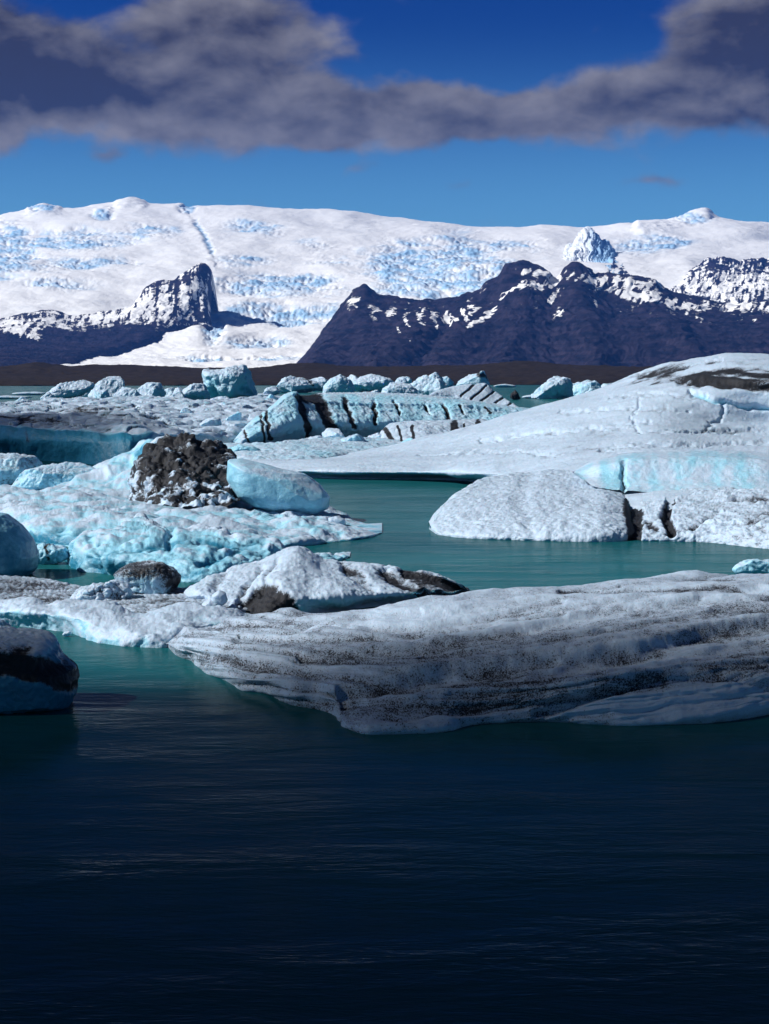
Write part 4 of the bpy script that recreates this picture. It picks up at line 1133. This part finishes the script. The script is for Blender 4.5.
wv_ = t.vmath('ADD', uv, t.vmath('SCALE', t.vmath('SUBTRACT', t.new('ShaderNodeTexNoise').outputs['Color'], (.5, .5, .5)), None))
nz = t.new('ShaderNodeTexNoise'); t.put(nz.inputs['Vector'], uv); nz.inputs['Scale'].default_value = 0.02; nz.inputs['Detail'].default_value = 4
wrp = t.new('ShaderNodeVectorMath', operation='MULTIPLY_ADD')
t.l.new(nz.outputs['Color'], wrp.inputs[0]); wrp.inputs[1].default_value = (60, 34, 0); 
sub = t.vmath('SUBTRACT', uv, (30, 17, 0)); t.l.new(sub, wrp.inputs[2])
pw = wrp.outputs[0]


def blobs(lst):
    acc = None
    for px, py, rx, ry, s in lst:
        cx_, cy_ = cl(px, py)
        v = t.vmath('MULTIPLY', t.vmath('SUBTRACT', pw, (cx_, cy_, 0)), (1 / rx, 1 / ry, 0))
        d = t.vmath('LENGTH', v)
        m = t.ramp(d, 1.0, 0.0, 0.0, s)
        acc = m if acc is None else t.math('ADD', acc, m)
    return acc


dens = blobs(((50, 85, 180, 80, 1.5), (-90, 70, 200, 120, 1.5), (245, 50, 150, 66, 1.2), (190, 20, 100, 44, .7), (230, 120, 250, 60, 1.4), (380, 122, 140, 52, 1.0), (480, 120, 120, 44, .95), (560, 118, 120, 46, .95), (650, 105, 120, 60, 1.05),
              (735, 70, 110, 105, 1.5), (860, 60, 150, 120, 1.5), (0, 150, 55, 30, .7), (112, 162, 34, 14, .5), (455, 186, 36, 11, .42), (360, 173, 34, 13, .42), (580, 217, 50, 9, .4), (645, 189, 60, 10, .36)))
fb = t.noise(t.vmath('MULTIPLY', uv, (.013, .021, 0)), 1.0, 7, 0.52, 0.2)
fb2 = t.noise(t.vmath('MULTIPLY', t.vmath('ADD', uv, (-14, 16, 0)), (.013, .021, 0)), 1.0, 7, 0.52, 0.2)
# added dark clouds above view and all round, darkening reflections and ambient light
hi = t.ramp(V, 400, 620)
dens = t.math('ADD', dens, t.math('MULTIPLY', hi, 1.1))
dn = t.math('ADD', dens, t.math('MULTIPLY_ADD', fb, 1.5, -0.75))
alpha = t.ramp(dn, 0.16, 0.80)
thickc = t.ramp(dn, 0.5, 1.9)
relief = t.math('MULTIPLY', t.math('SUBTRACT', fb, fb2), 2.4)
lum = t.math('ADD', t.math('MULTIPLY_ADD', thickc, -0.35, 0.72), relief)
dark = blobs(((50, 85, 210, 70, 1.3), (-120, 80, 200, 120, 1.2), (300, 72, 120, 30, .7), (220, 50, 120, 60, .5), (770, 70, 170, 110, 1.1), (900, 60, 200, 140, 1.1), (450, 140, 140, 26, .3), (640, 125, 120, 34, .4), (60, 30, 130, 40, .5)))
lum = t.math('SUBTRACT', lum, t.math('MULTIPLY', dark, 0.62))
lum = t.math('SUBTRACT', lum, t.math('MULTIPLY', hi, 1.3))
ccol = t.mix(t.ramp(lum, -0.15, 1.1, kind='LINEAR'), (0.26, 0.16, 0.03), (2.15, 1.98, 1.85))
ccol = t.mix(hi, ccol, t.mix(fb, (0.02, 0.03, 0.04), (0.13, 0.17, 0.21)))
final = t.mix(t.math('MULTIPLY', alpha, 0.96), skyc, ccol)
t.l.new(final, bg.inputs['Color'])

scene.view_settings.view_transform = 'Standard'
scene.view_settings.look = 'None'
scene.view_settings.gamma = 1
scene.view_settings.exposure = 0.42
scene.cycles.max_bounces = 5
scene.cycles.volume_bounces = 0
scene.cycles.use_denoising = True
scene.cycles.caustics_reflective = False
scene.cycles.caustics_refractive = False
